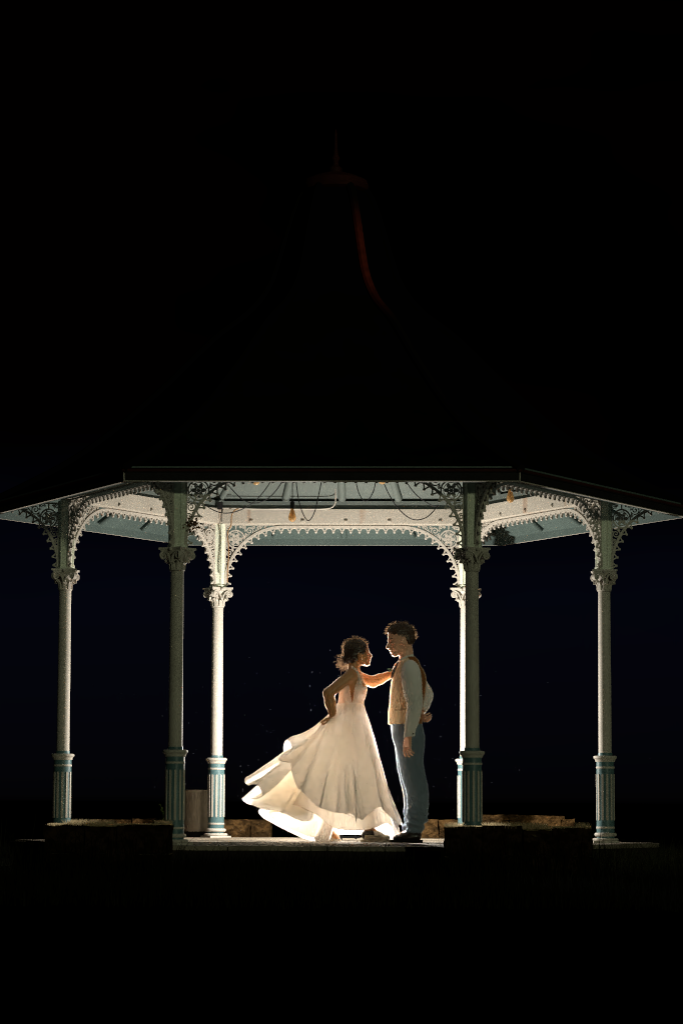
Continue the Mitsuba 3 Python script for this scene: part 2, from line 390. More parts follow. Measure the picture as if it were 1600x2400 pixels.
scroll = [spiral(0.226, 0.527, 0.043, 1.7, -2.6, 1, 0.0085), spiral(0.311, 0.552, 0.026, 1.5, -2.6, 1, 0.008, 0.005), spiral(0.372, 0.566, 0.013, 1.1, -2.6, 1, 0.007, 0.004),
          spiral(0.044, 0.318, 0.039, 1.7, 1.9, -1, 0.0085), spiral(0.026, 0.246, 0.024, 1.5, 1.9, -1, 0.008, 0.005), spiral(0.019, 0.196, 0.014, 1.1, 1.9, -1, 0.007, 0.004),
          spiral(0.026, 0.555, 0.024, 1.5, -0.7, 1, 0.008, 0.005), spiral(0.172, 0.560, 0.018, 1.3, -0.8, 1, 0.007, 0.004), spiral(0.020, 0.375, 0.016, 1.2, 0.3, 1, 0.007, 0.004),
          spiral(0.020, 0.410, 0.012, 1.0, 0.3, 1, 0.006, 0.004),
          LineString([(0.006, 0.0), (0.006, HT)]).buffer(0.0062), LineString([(0, HT - 0.006), (0.45, HT - 0.006)]).buffer(0.0062),
          LineString([(0.014, 0.03), (0.012, 0.10), (0.018, 0.17)]).buffer(0.0045), LineString([(0.08, 0.345), (0.072, 0.352)]).buffer(0.006),
          LineString([(0.187, 0.47), (0.192, 0.495)]).buffer(0.006), LineString([(0.013, 0.47), (0.006, 0.47)]).buffer(0.006), LineString([(0.1, 0.535), (0.1, HT)]).buffer(0.0055),
          LineString([(0.143, 0.376), (0.150, 0.372)]).buffer(0.005), LineString([(0.08, 0.33), (0.094, 0.322)]).buffer(0.005),
          LineString([(0.26, 0.50), (0.27, 0.512), (0.29, 0.535)]).buffer(0.005),
          spiral(0.196, 0.470, 0.013, 1.1, 0.5, 1, 0.006, 0.003), spiral(0.072, 0.362, 0.010, 1.0, 2.2, 1, 0.006, 0.003), spiral(0.266, 0.562, 0.014, 1.2, 3.0, 1, 0.006, 0.003), spiral(0.340, 0.570, 0.010, 1.0, 3.0, 1, 0.005, 0.003),
          spiral(0.008, 0.335, 0.010, 1.0, 0, 1, 0.006, 0.003), spiral(0.060, 0.272, 0.010, 1.0, 0, 1, 0.005, 0.003), spiral(0.042, 0.222, 0.008, 1.0, 0, 1, 0.005, 0.003), spiral(0.186, 0.53, 0.010, 1.0, 0, 1, 0.005, 0.003), spiral(0.052, 0.56, 0.013, 1.2, 0, 1, 0.006, 0.003), spiral(0.140, 0.562, 0.011, 1.2, 0, 1, 0.006, 0.003)]
lace = unary_union(scroll)
rib_shape = LineString(rib).buffer(0.0115, cap_style=2)
PLN = {}
for s, nm in ((1, 'a'), (-1, 'b')):
    def side(m):
        m = m.copy(); v = m.vertices.copy(); v[:, 0] = s * (v[:, 0] - HALF); f = m.faces[:, ::-1] if s < 0 else m.faces
        return trimesh.Trimesh(v, f, process=False)
    fill = cat([extrude(lace, 0.018), extrude(rib_shape, 0.034)])
    PLN[nm] = dict(bracket=ply(side(fill), CREAM, 30), rosette=ply(side(extrude(rosette, 0.024)), CREAM, 30), edge=ply(side(scallops(0, KB)), CREAM, 30))
val = scallops(KB, NB)
vv = val.copy(); vv.vertices[:, 0] = -(val.vertices[:, 0] - HALF); vv.faces = vv.faces[:, ::-1]
val.vertices[:, 0] -= HALF
strip = box(-(HALF - RU), HALF - RU, -0.017, 0.017, RV - 0.0115, RV + 0.0115)
strip2 = box(-(HALF - 0.45), HALF - 0.45, -0.009, 0.009, HT - 0.012, HT)
PV = ply(cat([val, vv, strip, strip2]), CREAM, 30)
AP = R * C30
beam_mesh = hexside(AP - 0.055, AP + 0.045, BEAM0, BEAM1)
PB = ply(beam_mesh, BEAM, False)
plate = ply(hexside(AP - 0.030, AP + 0.030, BEAM1 + 0.004, PLATE1), CEIL, False)
gap = ply(hexside(AP - 0.020, AP + 0.020, BEAM1 - 0.001, BEAM1 + 0.005), BLACK, False)
AE = RE * C30
PF = ply(hexside(AE - 0.045, AE - 0.028, 2.722, 2.842), SOFF, False)
gut = cat([hexside(AE - 0.026, AE - 0.004, 2.7285, 2.795), hexside(AE - 0.020, AE + 0.012, 2.790, 2.803)])
PG = ply(gut, GUT, False)
tip = ply(hexside(AE - 0.027, AE + 0.001, 2.7225, 2.7285), CREAM, False)
beads = []
for u in np.arange(-1.46, 1.47, 0.045):
    b = ball((u, AE - 0.003, 2.741), 0.0055, 0); beads.append(b)
PBE = ply(cat(beads), GUT, 40)
roll_pts = [(u, AE + 0.012, 2.806) for u in np.linspace(-1.5, 1.5, 3)]
PR = ply(tube(roll_pts, 0.012, 8), RED, 40)
cleat = ply(cat([box(-0.016, 0.016, 0, 0.008, -0.02, 0.0), box(-0.013, 0.013, -0.006, 0.0, -0.010, -0.003)]), BEAM, False)

# roof profile: radius along the hips against height
PROF = np.array([(3.000, 2.803), (2.62, 2.985), (2.28, 3.165), (1.90, 3.43), (1.475, 3.80), (0.99, 4.27), (0.70, 4.50), (0.53, 4.745), (0.456, 4.97), (0.378, 5.242), (0.30, 5.46), (0.23, 5.56)])
pf = PchipInterpolator(PROF[::-1, 0], PROF[::-1, 1])
rr = np.concatenate([np.linspace(0.22, 0.8, 26), np.linspace(0.85, 3.0, 36)])
roof_side = []
t30 = math.tan(math.radians(30))


def roof_sheet(off, r0, r1, n, flip=False):
    r = np.linspace(r0, r1, n)
    z = pf(r) + off
    a = r * C30
    m = 9
    s = np.linspace(-1, 1, m)
    v = np.stack([(a * t30)[:, None] * s[None], np.repeat(a[:, None], m, 1), np.repeat(z[:, None], m, 1)], -1).reshape(-1, 3)
    i, j = np.meshgrid(np.arange(n - 1), np.arange(m - 1), indexing='ij')
    q = np.stack([i * m + j, i * m + j + 1, (i + 1) * m + j + 1, (i + 1) * m + j], -1).reshape(-1, 4)
    f = np.vstack([q[:, [0, 1, 2]], q[:, [0, 2, 3]]])
    return trimesh.Trimesh(v, f[:, ::-1] if not flip else f, process=False)


PRF = ply(roof_sheet(0, 0.20, 3.0, 60), ROOF, 30)
PCE = ply(roof_sheet(-0.075, 0.66, 2.285, 40, True), CEIL, 30)
PSO = ply(roof_sheet(-0.055, 2.26, 2.945, 10, True), SOFF, 30)
# ridge rolls
hr = np.linspace(0.24, 3.0, 50)
PRD = {n_: ply(tube([(r, 0, pf(r) + 0.012) for r in hr], 0.036, 8), n_, 40) for n_ in (ROOF, 'ridge_lit_red')}
# round rafters under ceiling and soffit, three to a bay
raft = []
for u0 in (-0.52, 0.0, 0.52):
    rin = []
    for q in np.linspace(0.37, 1.0, 24):
        r = 2.25 * q
        rin.append((u0 * q, r * C30, pf(r) - 0.088))
    raft.append(ply(tube(rin, 0.036, 12), CEIL, 40))
    outs = [(u0 * (1 + 0.25 * q), (2.36 + q * 0.50) * C30, pf(2.36 + q * 0.50) - 0.07) for q in np.linspace(0, 1, 6)]
    raft.append(ply(tube(outs, 0.030, 12), SOFF, 40))
hip = ply(tube([(r, 0, pf(r) - 0.095) for r in np.linspace(0.82, 2.30, 26)], 0.030, 10), CEIL, 40)

roof = part(bs, 'roof', None, 'dark concave six-sided roof with one ridge roll tinted red where it catches light')
ceil = part(bs, 'ceiling', None, 'grey green boarded ceiling with round rafters')
for k in range(6):
    m = -90 + 60 * k            # direction of the bay's middle
    M0 = T().rotate([0, 0, 1], m - 90)     # +y of the side's own frame points outwards
    MB = T().rotate([0, 0, 1], m - 90).translate([0, AP, CAP1])
    for nm in ('a', 'b'):
        b = part(bs, 'bracket', put(PLN[nm]['bracket'], MB))
        part(b, 'rosette', put(PLN[nm]['rosette'], MB)); part(b, 'scalloped_edge', put(PLN[nm]['edge'], MB))
    part(bs, 'valance', put(PV, MB))
    b = part(bs, 'beam', put(PB, M0))
    for u in np.linspace(-0.84, 0.84, 5) + rng.uniform(-0.06, 0.06, 5):
        part(b, 'cleat', put(cleat, M0 @ T().translate([float(u), AP - 0.0640, BEAM0 + 0.030])))
    part(bs, 'wall_plate', put(plate, M0)); part(bs, 'shadow_gap', put(gap, M0))
    part(bs, 'fascia', put(PF, M0)); g = part(bs, 'gutter', put(PG, M0)); part(g, 'lip', put(tip, M0)); part(g, 'rim', put(PR, M0)); part(g, 'rivets', put(PBE, M0), kind='stuff')
    part(roof, 'panel', put(PRF, M0)); part(ceil, 'panel', put(PCE, M0)); part(bs, 'soffit', put(PSO, M0))
    for i, q in enumerate(raft): part(ceil, 'rafter' if i % 2 == 0 else 'rafter_end', put(q, M0))
    MH = T().rotate([0, 0, 1], m + 30)
    ME = MH @ T().translate([R + 0.062 + HALF * 0.9, 0, CAP1]).scale([0.9, 0.9, 0.97])
    b = part(bs, 'eaves_bracket', put(PLN['a']['bracket'], ME))
    part(b, 'rosette', put(PLN['a']['rosette'], ME)); part(b, 'scalloped_edge', put(PLN['a']['edge'], ME))
    part(roof, 'ridge_roll', put(PRD['ridge_lit_red' if k == 0 else ROOF], MH)); part(ceil, 'hip_rafter', put(hip, MH))
    crn = tube([(RE + 0.004, 0, 2.724), (RE + 0.008, 0, 2.76), (RE + 0.006, 0, 2.795), (RE + 0.012, 0, 2.815)], 0.006, 6)
    part(g, 'corner_strip', put(ply(crn, CREAM, 40), MH))
cap = lathe([(0, 5.50), (0.20, 5.52), (0.27, 5.545), (0.285, 5.58), (0.27, 5.625), (0.20, 5.66), (0.08, 5.70), (0, 5.71)], 48)
part(roof, 'cap', ply(cap, RED))
fin = lathe([(0, 5.69), (0.05, 5.70), (0.055, 5.74), (0.025, 5.77), (0.022, 5.80), (0.035, 5.83), (0.02, 5.86), (0.014, 5.93), (0.009, 6.05), (0, 6.10)], 20)
part(roof, 'finial', ply(fin, RED))
part(ceil, 'boss', ply(lathe([(0, 4.24), (0.4, 4.25), (0.58, 4.28), (0.60, 4.33), (0.0, 4.38)], 24), CEIL))
# white conduit on the beam at the back, rusty cable down the back left post
zf = lambda x, y: (x / 2.178 + 400, y / 2.178 + 1080)
cond = ats([(*zf(x, y), 1.86) for x, y in ((185, 238), (260, 241), (350, 243), (440, 246), (560, 246), (700, 247), (790, 245), (822, 238), (837, 222), (841, 200), (840, 150), (838, 95))])
part(bs, 'conduit', ply(tube(spline(cond, 60), 0.006, 8), CREAM, 40))
cb = ats([(*zf(x, y), 1.83) for x, y in ((347, 244), (318, 262), (309, 300), (305, 335), (296, 350), (294, 420), (293, 520), (291, 622))])
scene['rust_brown'] = {'type': 'diffuse', 'reflectance': {'type': 'rgb', 'value': [0.30, 0.17, 0.08]}}
part(bs, 'old_cable', ply(tube(spline(cb, 50), 0.006, 6), 'rust_brown', 40))

jb = at(516, 1185, 1.86)
j_ = part(bs, 'junction_box', ply(box(jb[0] - 0.024, jb[0] + 0.024, 1.845, 1.885, jb[2] - 0.035, jb[2] + 0.032), BLACK, False))
part(j_, 'drop_wire', ply(tube([(jb[0] + 0.012, 1.865, jb[2] - 0.03), (jb[0] + 0.012, 1.862, jb[2] - 0.09), (jb[0] + 0.013, 1.86, jb[2] - 0.15)], 0.004, 6), BLACK, 40))
# dead leaves caught in the ironwork of the left front column
lc = at(447, 1231, -2.0); g0 = np.random.default_rng(77)
lv, lf = [], []
for q in range(70):
    c0 = lc + g0.normal(0, 1, 3) * (0.028, 0.02, 0.026); a0, b0 = g0.normal(0, 1, (2, 3)); a0 /= np.linalg.norm(a0); b0 = np.cross(a0, b0); b0 /= np.linalg.norm(b0); s0 = g0.uniform(0.008, 0.02)
    lv += [c0 - a0 * s0, c0 + b0 * s0 * 0.5, c0 + a0 * s0, c0 - b0 * s0 * 0.5]; lf += [[4 * q, 4 * q + 1, 4 * q + 2], [4 * q, 4 * q + 2, 4 * q + 3]]
k_ = thing('leaf_clump', 'small clump of dead brown leaves caught in the bracket right of the left front column', 'leaves', kind='stuff'); scene[k_] = ply((np.array(lv), np.array(lf)), 'leaf_litter', False)

# ------------------------------------------------------------------ floor, ground, walls, grass
taken.add('bandstand_floor'); labels['bandstand_floor'] = {'label': 'pale stone paved floor under the bandstand roof', 'kind': 'structure'}
FA = 2.36
hexfloor = Polygon([(FA / C30 * math.cos(math.radians(60 * k)), FA / C30 * math.sin(math.radians(60 * k))) for k in range(6)])
fm = trimesh.creation.extrude_polygon(hexfloor.buffer(-0.01), 0.26, engine='earcut'); fm.apply_translation((0, 0, FLOOR - 0.012 - 0.26))
scene['bandstand_floor'] = ply(fm, 'mortar', False)
row = 0
for yi in np.arange(-FA + 0.20, FA, 0.405):
    x = -2.8 + (0.3 if row % 2 else 0.0); row += 1
    while x < 2.8:
        L = 0.6 * (1.0, 1.5, 1.25)[int(rng.integers(0, 3))]
        cell = Polygon([(x + 0.005, yi - 0.198), (x + L - 0.005, yi - 0.198), (x + L - 0.005, yi + 0.198), (x + 0.005, yi + 0.198)]).intersection(hexfloor)
        x += L
        if cell.is_empty or cell.area < 0.01 or cell.geom_type != 'Polygon': continue
        m = trimesh.creation.extrude_polygon(cell, 0.034, engine='earcut'); m.apply_translation((0, 0, FLOOR - 0.035 + float(rng.uniform(-0.002, 0.002))))
        part('bandstand_floor', 'paving_slab', mikit.ply(rough(m, 0.003, 8, int(rng.integers(0, 99)), 0.10), 'paving', smooth=30))

GZ = -0.235
gx = np.r_[np.linspace(-400, -9, 14), np.linspace(-8, 8, 65), np.linspace(9, 400, 14)]
gy = np.r_[np.linspace(-60, -22, 8), np.linspace(-20, 8, 85), np.linspace(10, 900, 18)]
X, Y = np.meshgrid(gx, gy, indexing='ij')
near = np.exp(-(np.hypot(X, Y + 6) / 14) ** 2)
Z = GZ + (meshkit.fbm(np.stack([X * 0.8, Y * 0.8, X * 0], -1), 3, 4) - 0.5) * 0.06 * near
Z[(np.abs(X) < 2.9) & (Y > -2.6) & (Y < 3.1)] = GZ - 0.02
n0, n1 = len(gx), len(gy)
i, j = np.meshgrid(np.arange(n0 - 1), np.arange(n1 - 1), indexing='ij')
q = np.stack([i * n1 + j, (i + 1) * n1 + j, (i + 1) * n1 + j + 1, i * n1 + j + 1], -1).reshape(-1, 4)
taken.add('ground'); labels['ground'] = {'label': 'dark lawn around the bandstand', 'kind': 'structure'}
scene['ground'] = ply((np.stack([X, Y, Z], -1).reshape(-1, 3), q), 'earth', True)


def wall(name, label, x0, x1, y0, y1, ztop, seed, courses=2, stone='rough_stone'):
    w = thing(name, label, 'wall')
    r = np.random.default_rng(seed)
    zs = np.linspace(GZ - 0.03, ztop, courses + 1)
    scene[w + '__core'] = ply(box(x0 + 0.05, x1 - 0.05, y0 + 0.06, y1 - 0.06, GZ - 0.03, ztop - 0.04), 'mortar', False); taken.add(w + '__core')
    for c in range(courses):
        x = x0
        while x < x1 - 0.05:
            L = min(float(r.uniform(0.20, 0.38)), x1 - x)
            if x1 - x - L < 0.12: L = x1 - x
            top = zs[c + 1] + (float(r.uniform(-0.022, 0.012)) if c == courses - 1 else -0.008)
            for ya, yb in ((y0, (y0 + y1) / 2), ((y0 + y1) / 2, y1)) if c == courses - 1 else ((y0, y1),):
                m = rough(box(x + 0.004, x + L - 0.004, ya + float(r.uniform(0, 0.012)), yb - 0.004 - float(r.uniform(0, 0.008)), zs[c], top), 0.017, 13, int(r.integers(0, 99)), 0.06)
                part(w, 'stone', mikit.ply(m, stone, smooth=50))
            x += L
    if stone == 'shaded_stone':
        n = 2600
        X = r.uniform(x0 + 0.01, x1 - 0.01, n); Y = y1 - (y1 - y0) * r.random(n) ** 1.6; Zb = np.full(n, ztop - 0.012); h = r.uniform(0.006, 0.026, n) * (0.4 + 1.2 * (meshkit.noise(np.stack([X * 7, Y * 0, Y * 0], 1), seed) > 0.45))
        v = []
        for dx_, s_ in ((r.normal(0, 0.5, n), 1.0),):
            p0 = np.stack([X - 0.0022, Y, Zb], 1); p1 = np.stack([X + 0.0022, Y, Zb], 1); p2 = np.stack([X + dx_ * h, Y + r.normal(0, 0.3, n) * h, Zb + h + 0.012], 1)
            v.append(np.stack([p0, p1, p2], 1).reshape(-1, 3))
        xe = x1 if seed == 1 else x0
        m_ = 500; ye = r.uniform(y0, y1, m_); ze = r.uniform(GZ + 0.05, ztop, m_); hh = r.uniform(0.008, 0.024, m_); sg = 1 if seed == 1 else -1
        p0 = np.stack([np.full(m_, xe - sg * 0.008), ye - 0.002, ze], 1); p1 = p0 + [0, 0.004, 0]; p2 = p0 + np.stack([sg * (hh + 0.008), r.normal(0, 0.006, m_), r.normal(0.004, 0.006, m_)], 1)
        v.append(np.stack([p0, p1, p2], 1).reshape(-1, 3)); v = np.vstack(v)
        part(w, 'moss', ply((v, np.arange(len(v)).reshape(-1, 3)), 'moss_blade', False), 'pale moss and dry grass fringing the wall top', 'stuff')
    return w


wall('low_stone_wall', 'low stone wall coloured as in shade, in front of the left columns', -2.0, -1.085, -2.98, -2.63, 0.148, 1, 2, 'shaded_stone')
wall('low_stone_wall', 'low stone wall in front of the right columns, coloured as in shade with a lightened top edge', 0.925, 2.0, -2.98, -2.63, 0.142, 2, 2, 'shaded_stone')
wall('low_stone_wall', 'brown lit stone wall behind the steel bin and the back left column', -2.35, -0.675, 2.55, 2.86, 0.150, 3)
wall('low_stone_wall', 'brown lit stone wall behind the groom and the back right column', 0.66, 2.15, 2.55, 2.86, 0.155, 4)
# two fallen lumps on the back right wall
wl = 'low_stone_wall_003'
for cx, L, h in ((1.45, 0.5, 0.045), (1.86, 0.4, 0.04)):
    part(wl, 'capstone', mikit.ply(rough(box(cx - L / 2, cx + L / 2, 2.58, 2.82, 0.150, 0.155 + h), 0.018, 9, int(cx * 10), 0.06), 'rough_stone', smooth=50))


def blades(n, xr, yr, h0, h1, seed, avoid=True):
    r = np.random.default_rng(seed)
    x, y = r.uniform(*xr, n), r.uniform(*yr, n)
    if avoid:
        ok = ~((np.abs(x) < 2.85) & (y > -2.6)) & ~((np.abs(x) > 0.85) & (np.abs(x) < 2.4) & (y > -3.02) & (y < -2.6))
        x, y = x[ok], y[ok]
    n = len(x)
    h = r.uniform(h0, h1, n) * (0.7 + 0.6 * r.random(n) ** 2)
    a = r.uniform(0, 2 * np.pi, n); le = r.uniform(0.1, 0.9, n) * h
    w = r.uniform(0.0018, 0.0038, n)
    z0 = np.full(n, GZ - 0.01)
    dx, dy = np.cos(a), np.sin(a)
    sx, sy = -dy * w, dx * w
    p0 = np.stack([x - sx, y - sy, z0], 1); p1 = np.stack([x + sx, y + sy, z0], 1)
    m = np.stack([x + dx * le * 0.35, y + dy * le * 0.35, z0 + h * 0.62], 1)
    p2 = m + np.stack([sx, sy, 0 * sx], 1) * 0.75; p3 = m - np.stack([sx, sy, 0 * sx], 1) * 0.75
    tpt = np.stack([x + dx * le, y + dy * le, z0 + h], 1)
    v = np.stack([p0, p1, p2, p3, tpt], 1).reshape(-1, 3)
    b = np.arange(n)[:, None] * 5
    f = np.vstack([b + [0, 1, 2], b + [0, 2, 3], b + [3, 2, 4]])
    return v, f


parts_ = [blades(22000, (-4.2, 4.2), (-8.5, -2.55), 0.05, 0.13, 5), blades(1500, (-1.0, 0.95), (-2.72, -2.45), 0.12, 0.21, 6, False), blades(90, (-1.0, 0.95), (-2.60, -2.45), 0.22, 0.31, 16, False), blades(700, (0.9, 1.5), (-3.25, -3.0), 0.12, 0.26, 8), blades(700, (-1.9, -1.0), (-3.3, -3.0), 0.10, 0.22, 9), blades(1600, (1.9, 2.9), (-2.45, -0.7), 0.16, 0.27, 12, False), blades(500, (-2.4, -1.0), (-3.02, -2.95), 0.2, 0.42, 13, False), blades(500, (0.9, 2.1), (-3.02, -2.95), 0.2, 0.42, 14, False), blades(9000, (-6, 6), (3.1, 9), 0.05, 0.12, 10)]
v, f, o = [], [], 0
for a, b in parts_:
    v.append(a); f.append(b + o); o += len(a)
taken.add('grass'); labels['grass'] = {'label': 'dark uncut grass along the front edge of the floor and the low walls', 'category': 'grass', 'kind': 'stuff'}
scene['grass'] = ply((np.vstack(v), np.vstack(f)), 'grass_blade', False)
# a weed in the gap left of the left front column
wd = thing('weed', 'small pale green weed beside the fluted base of the left front column', 'plant')
g0 = np.random.default_rng(5); r0 = at(384, 1936, -1.7)
stems, lvs = [], []
for q in range(4):
    tip_ = at(376 + 5 * q, 1886 + 9 * q, -1.7 + 0.03 * q)
    st = spline([(r0[0] + 0.01 * q, r0[1], FLOOR), ((r0[0] + tip_[0]) / 2 + 0.012, tip_[1], tip_[2] * 0.55), tip_], 12); stems.append(tube(st, 0.0022, 5))
    for e in range(6):
        o_ = st[11 - e] ; d0 = g0.normal(0, 1, 3); d0 /= np.linalg.norm(d0); lvs.append(tube([o_, o_ + d0 * 0.010, o_ + d0 * 0.020, o_ + d0 * 0.028], [0.001, 0.0075, 0.0065, 0.001], 5, 0.25))
scene['weed_leaf'] = {'type': 'principledthin', 'base_color': {'type': 'rgb', 'value': [0.16, 0.22, 0.07]}, 'roughness': 0.5, 'diff_trans': 1.0}
part(wd, 'stem', ply(cat(stems), 'weed_leaf', 40)); part(wd, 'leaves', ply(cat(lvs), 'weed_leaf', 40))
# steel bin
bn = thing('steel_bin', 'round grey steel bin between the left front column and the back left column', 'bin')
bc = at(463, 1900, 2.26)
M = T().translate([float(bc[0]), 2.26, 0])
part(bn, 'body', put(ply(lathe([(0, 0.040), (0.132, 0.040), (0.134, 0.05), (0.134, 0.412), (0.136, 0.420), (0.128, 0.424), (0.126, 0.40), (0, 0.395)], 48), 'galvanised'), M))
part(bn, 'foot', put(ply(lathe([(0, FLOOR), (0.118, FLOOR), (0.118, 0.041), (0, 0.041)], 32), BLACK), M))
# festoon wires and their bulbs
Zc = lambda pts, y: spline(ats([(*zf(x, yy), y) for x, yy in pts]), 40)
cab = [([(290, 122), (340, 175), (385, 207), (425, 216), (490, 196), (545, 142), (585, 80)], 1.25, 'looped black festoon wire left of the hanging bulb, upper loop'),
       ([(170, 222), (215, 250), (262, 266), (330, 260), (430, 205), (480, 150), (525, 80)], 1.35, 'long black festoon wire sagging across the back left bracket'),
       ([(636, 60), (644, 140), (655, 210), (675, 270), (703, 306), (728, 275), (748, 205), (762, 140), (775, 60)], 1.0, 'deep narrow loop of black wire right of the hanging bulb'),
       ([(938, 60), (948, 120), (965, 175), (993, 206), (1022, 180), (1042, 125), (1055, 60)], 1.15, 'short loop of black wire near the middle of the ceiling'),
       ([(1080, 95), (1130, 200), (1180, 263), (1240, 300), (1300, 291), (1340, 257), (1366, 225)], 1.0, 'wide loop of black wire hanging low before the right end of the back beam'),
       ([(1185, 80), (1215, 127), (1262, 182), (1310, 215), (1345, 231), (1366, 228)], 1.1, 'straight sloping black wire running to the back right bracket')]
for pts, y, lab in cab:
    k = thing('festoon_wire', lab, 'wire'); scene[k] = ply(tube(Zc(pts, y), 0.0048, 6), BLACK, 40)
holder = lathe([(0, 0.115), (0.008, 0.115), (0.012, 0.11), (0.019, 0.105), (0.020, 0.055), (0.018, 0.048), (0, 0.048)], 20)
glass = lathe([(0.013, 0.050), (0.014, 0.040), (0.022, 0.015), (0.031, -0.015), (0.033, -0.032), (0.029, -0.050), (0.018, -0.062), (0.006, -0.067), (0.0, -0.068)], 28)
filam = cat([tube([(0.012 * math.cos(a), 0.012 * math.sin(a), 0.03), (0.016 * math.cos(a), 0.016 * math.sin(a), -0.035)], 0.0009, 5) for a in np.arange(6) * math.pi / 3] + [tube([(0, 0, 0.045), (0, 0, -0.02)], 0.004, 6)])
scene['filament'] = {'type': 'twosided', 'bsdf': {'type': 'principled', 'base_color': {'type': 'rgb', 'value': [0.75, 0.42, 0.15]}, 'roughness': 0.3, 'metallic': 0.3}}
for px, py, y, lab in ((684.7, 1205, 0.45, 'amber glass bulb hanging low from a straight wire in front of the back beam'), (600, 1119, 0.45, 'amber bulb half hidden by the eaves at the top left of the ceiling'),
                       (895.5, 1117, 0.45, 'amber bulb half hidden by the eaves right of the ceiling middle'), (1195.4, 1160, 0.3, 'amber bulb hanging inside the right front bay by the rust stained beam')):
    c = at(px, py, y); k = thing('pendant_bulb', lab, 'bulb')
    M = T().translate(c.tolist())
    part(k, 'lamp_holder', put(ply(holder, BLACK), M)); part(k, 'glass', put(ply(glass, 'amber_glass', 60), M)); part(k, 'filament', put(ply(filam, 'filament', False), M))
    part(k, 'wire', ply(tube([c + (0, 0, 0.112), c + (0.001, 0, 0.30), (c[0], c[1], min(pf(max(0.4, np.hypot(c[0], c[1]))) - 0.09, c[2] + 1.6))], 0.0042, 6), BLACK, 40))
# the flash that lights the scene, on a thin stand behind the bride
fl = thing('flash_unit', 'black flash stand behind the bride, its feet showing below the raised hem', 'flash')
fc = at(822, 1964, 0.70); fc[2] = 0.0
FLZ = 1.02
legs = [tube([(fc[0], fc[1], 0.17), (fc[0] + 0.085 * math.cos(a) * 0.3, fc[1] + 0.085 * math.sin(a) * 0.3, 0.12), (fc[0] + 0.088 * math.cos(a), fc[1] + 0.088 * math.sin(a), FLOOR + 0.012)], 0.0065, 6) for a in (3.3, 5.3, 7.4)]
part(fl, 'stand', ply(cat(legs + [tube([(fc[0], fc[1], 0.03), (fc[0], fc[1], FLZ - 0.17)], 0.010, 8), tube([(fc[0], fc[1], FLZ - 0.08), (fc[0], fc[1], FLZ - 0.034)], 0.008, 8)]), BLACK, 40))
part(fl, 'spreader', ply(cat([box(fc[0] - 0.080, fc[0] + 0.075, fc[1] - 0.020, fc[1] + 0.020, 0.006, 0.024), box(fc[0] - 0.085, fc[0] - 0.073, fc[1] - 0.02, fc[1], FLOOR + 0.002, 0.056)]), BLACK, False))
part(fl, 'body', ply(box(fc[0] - 0.034, fc[0] + 0.034, fc[1] - 0.022, fc[1] + 0.022, FLZ - 0.19, FLZ - 0.075), BLACK, False))
part(fl, 'dome', {'type': 'sphere', 'center': [float(fc[0]), float(fc[1]), FLZ], 'radius': 0.036, 'bsdf': {'type': 'ref', 'id': BLACK},
    'emitter': {'type': 'area', 'radiance': {'type': 'rgb', 'value': [FLASH_RADIANCE * c for c in FLASH_COLOR]}}})
# ------------------------------------------------------------------ figures: signed distance fields meshed by surface nets, lofts for cloth


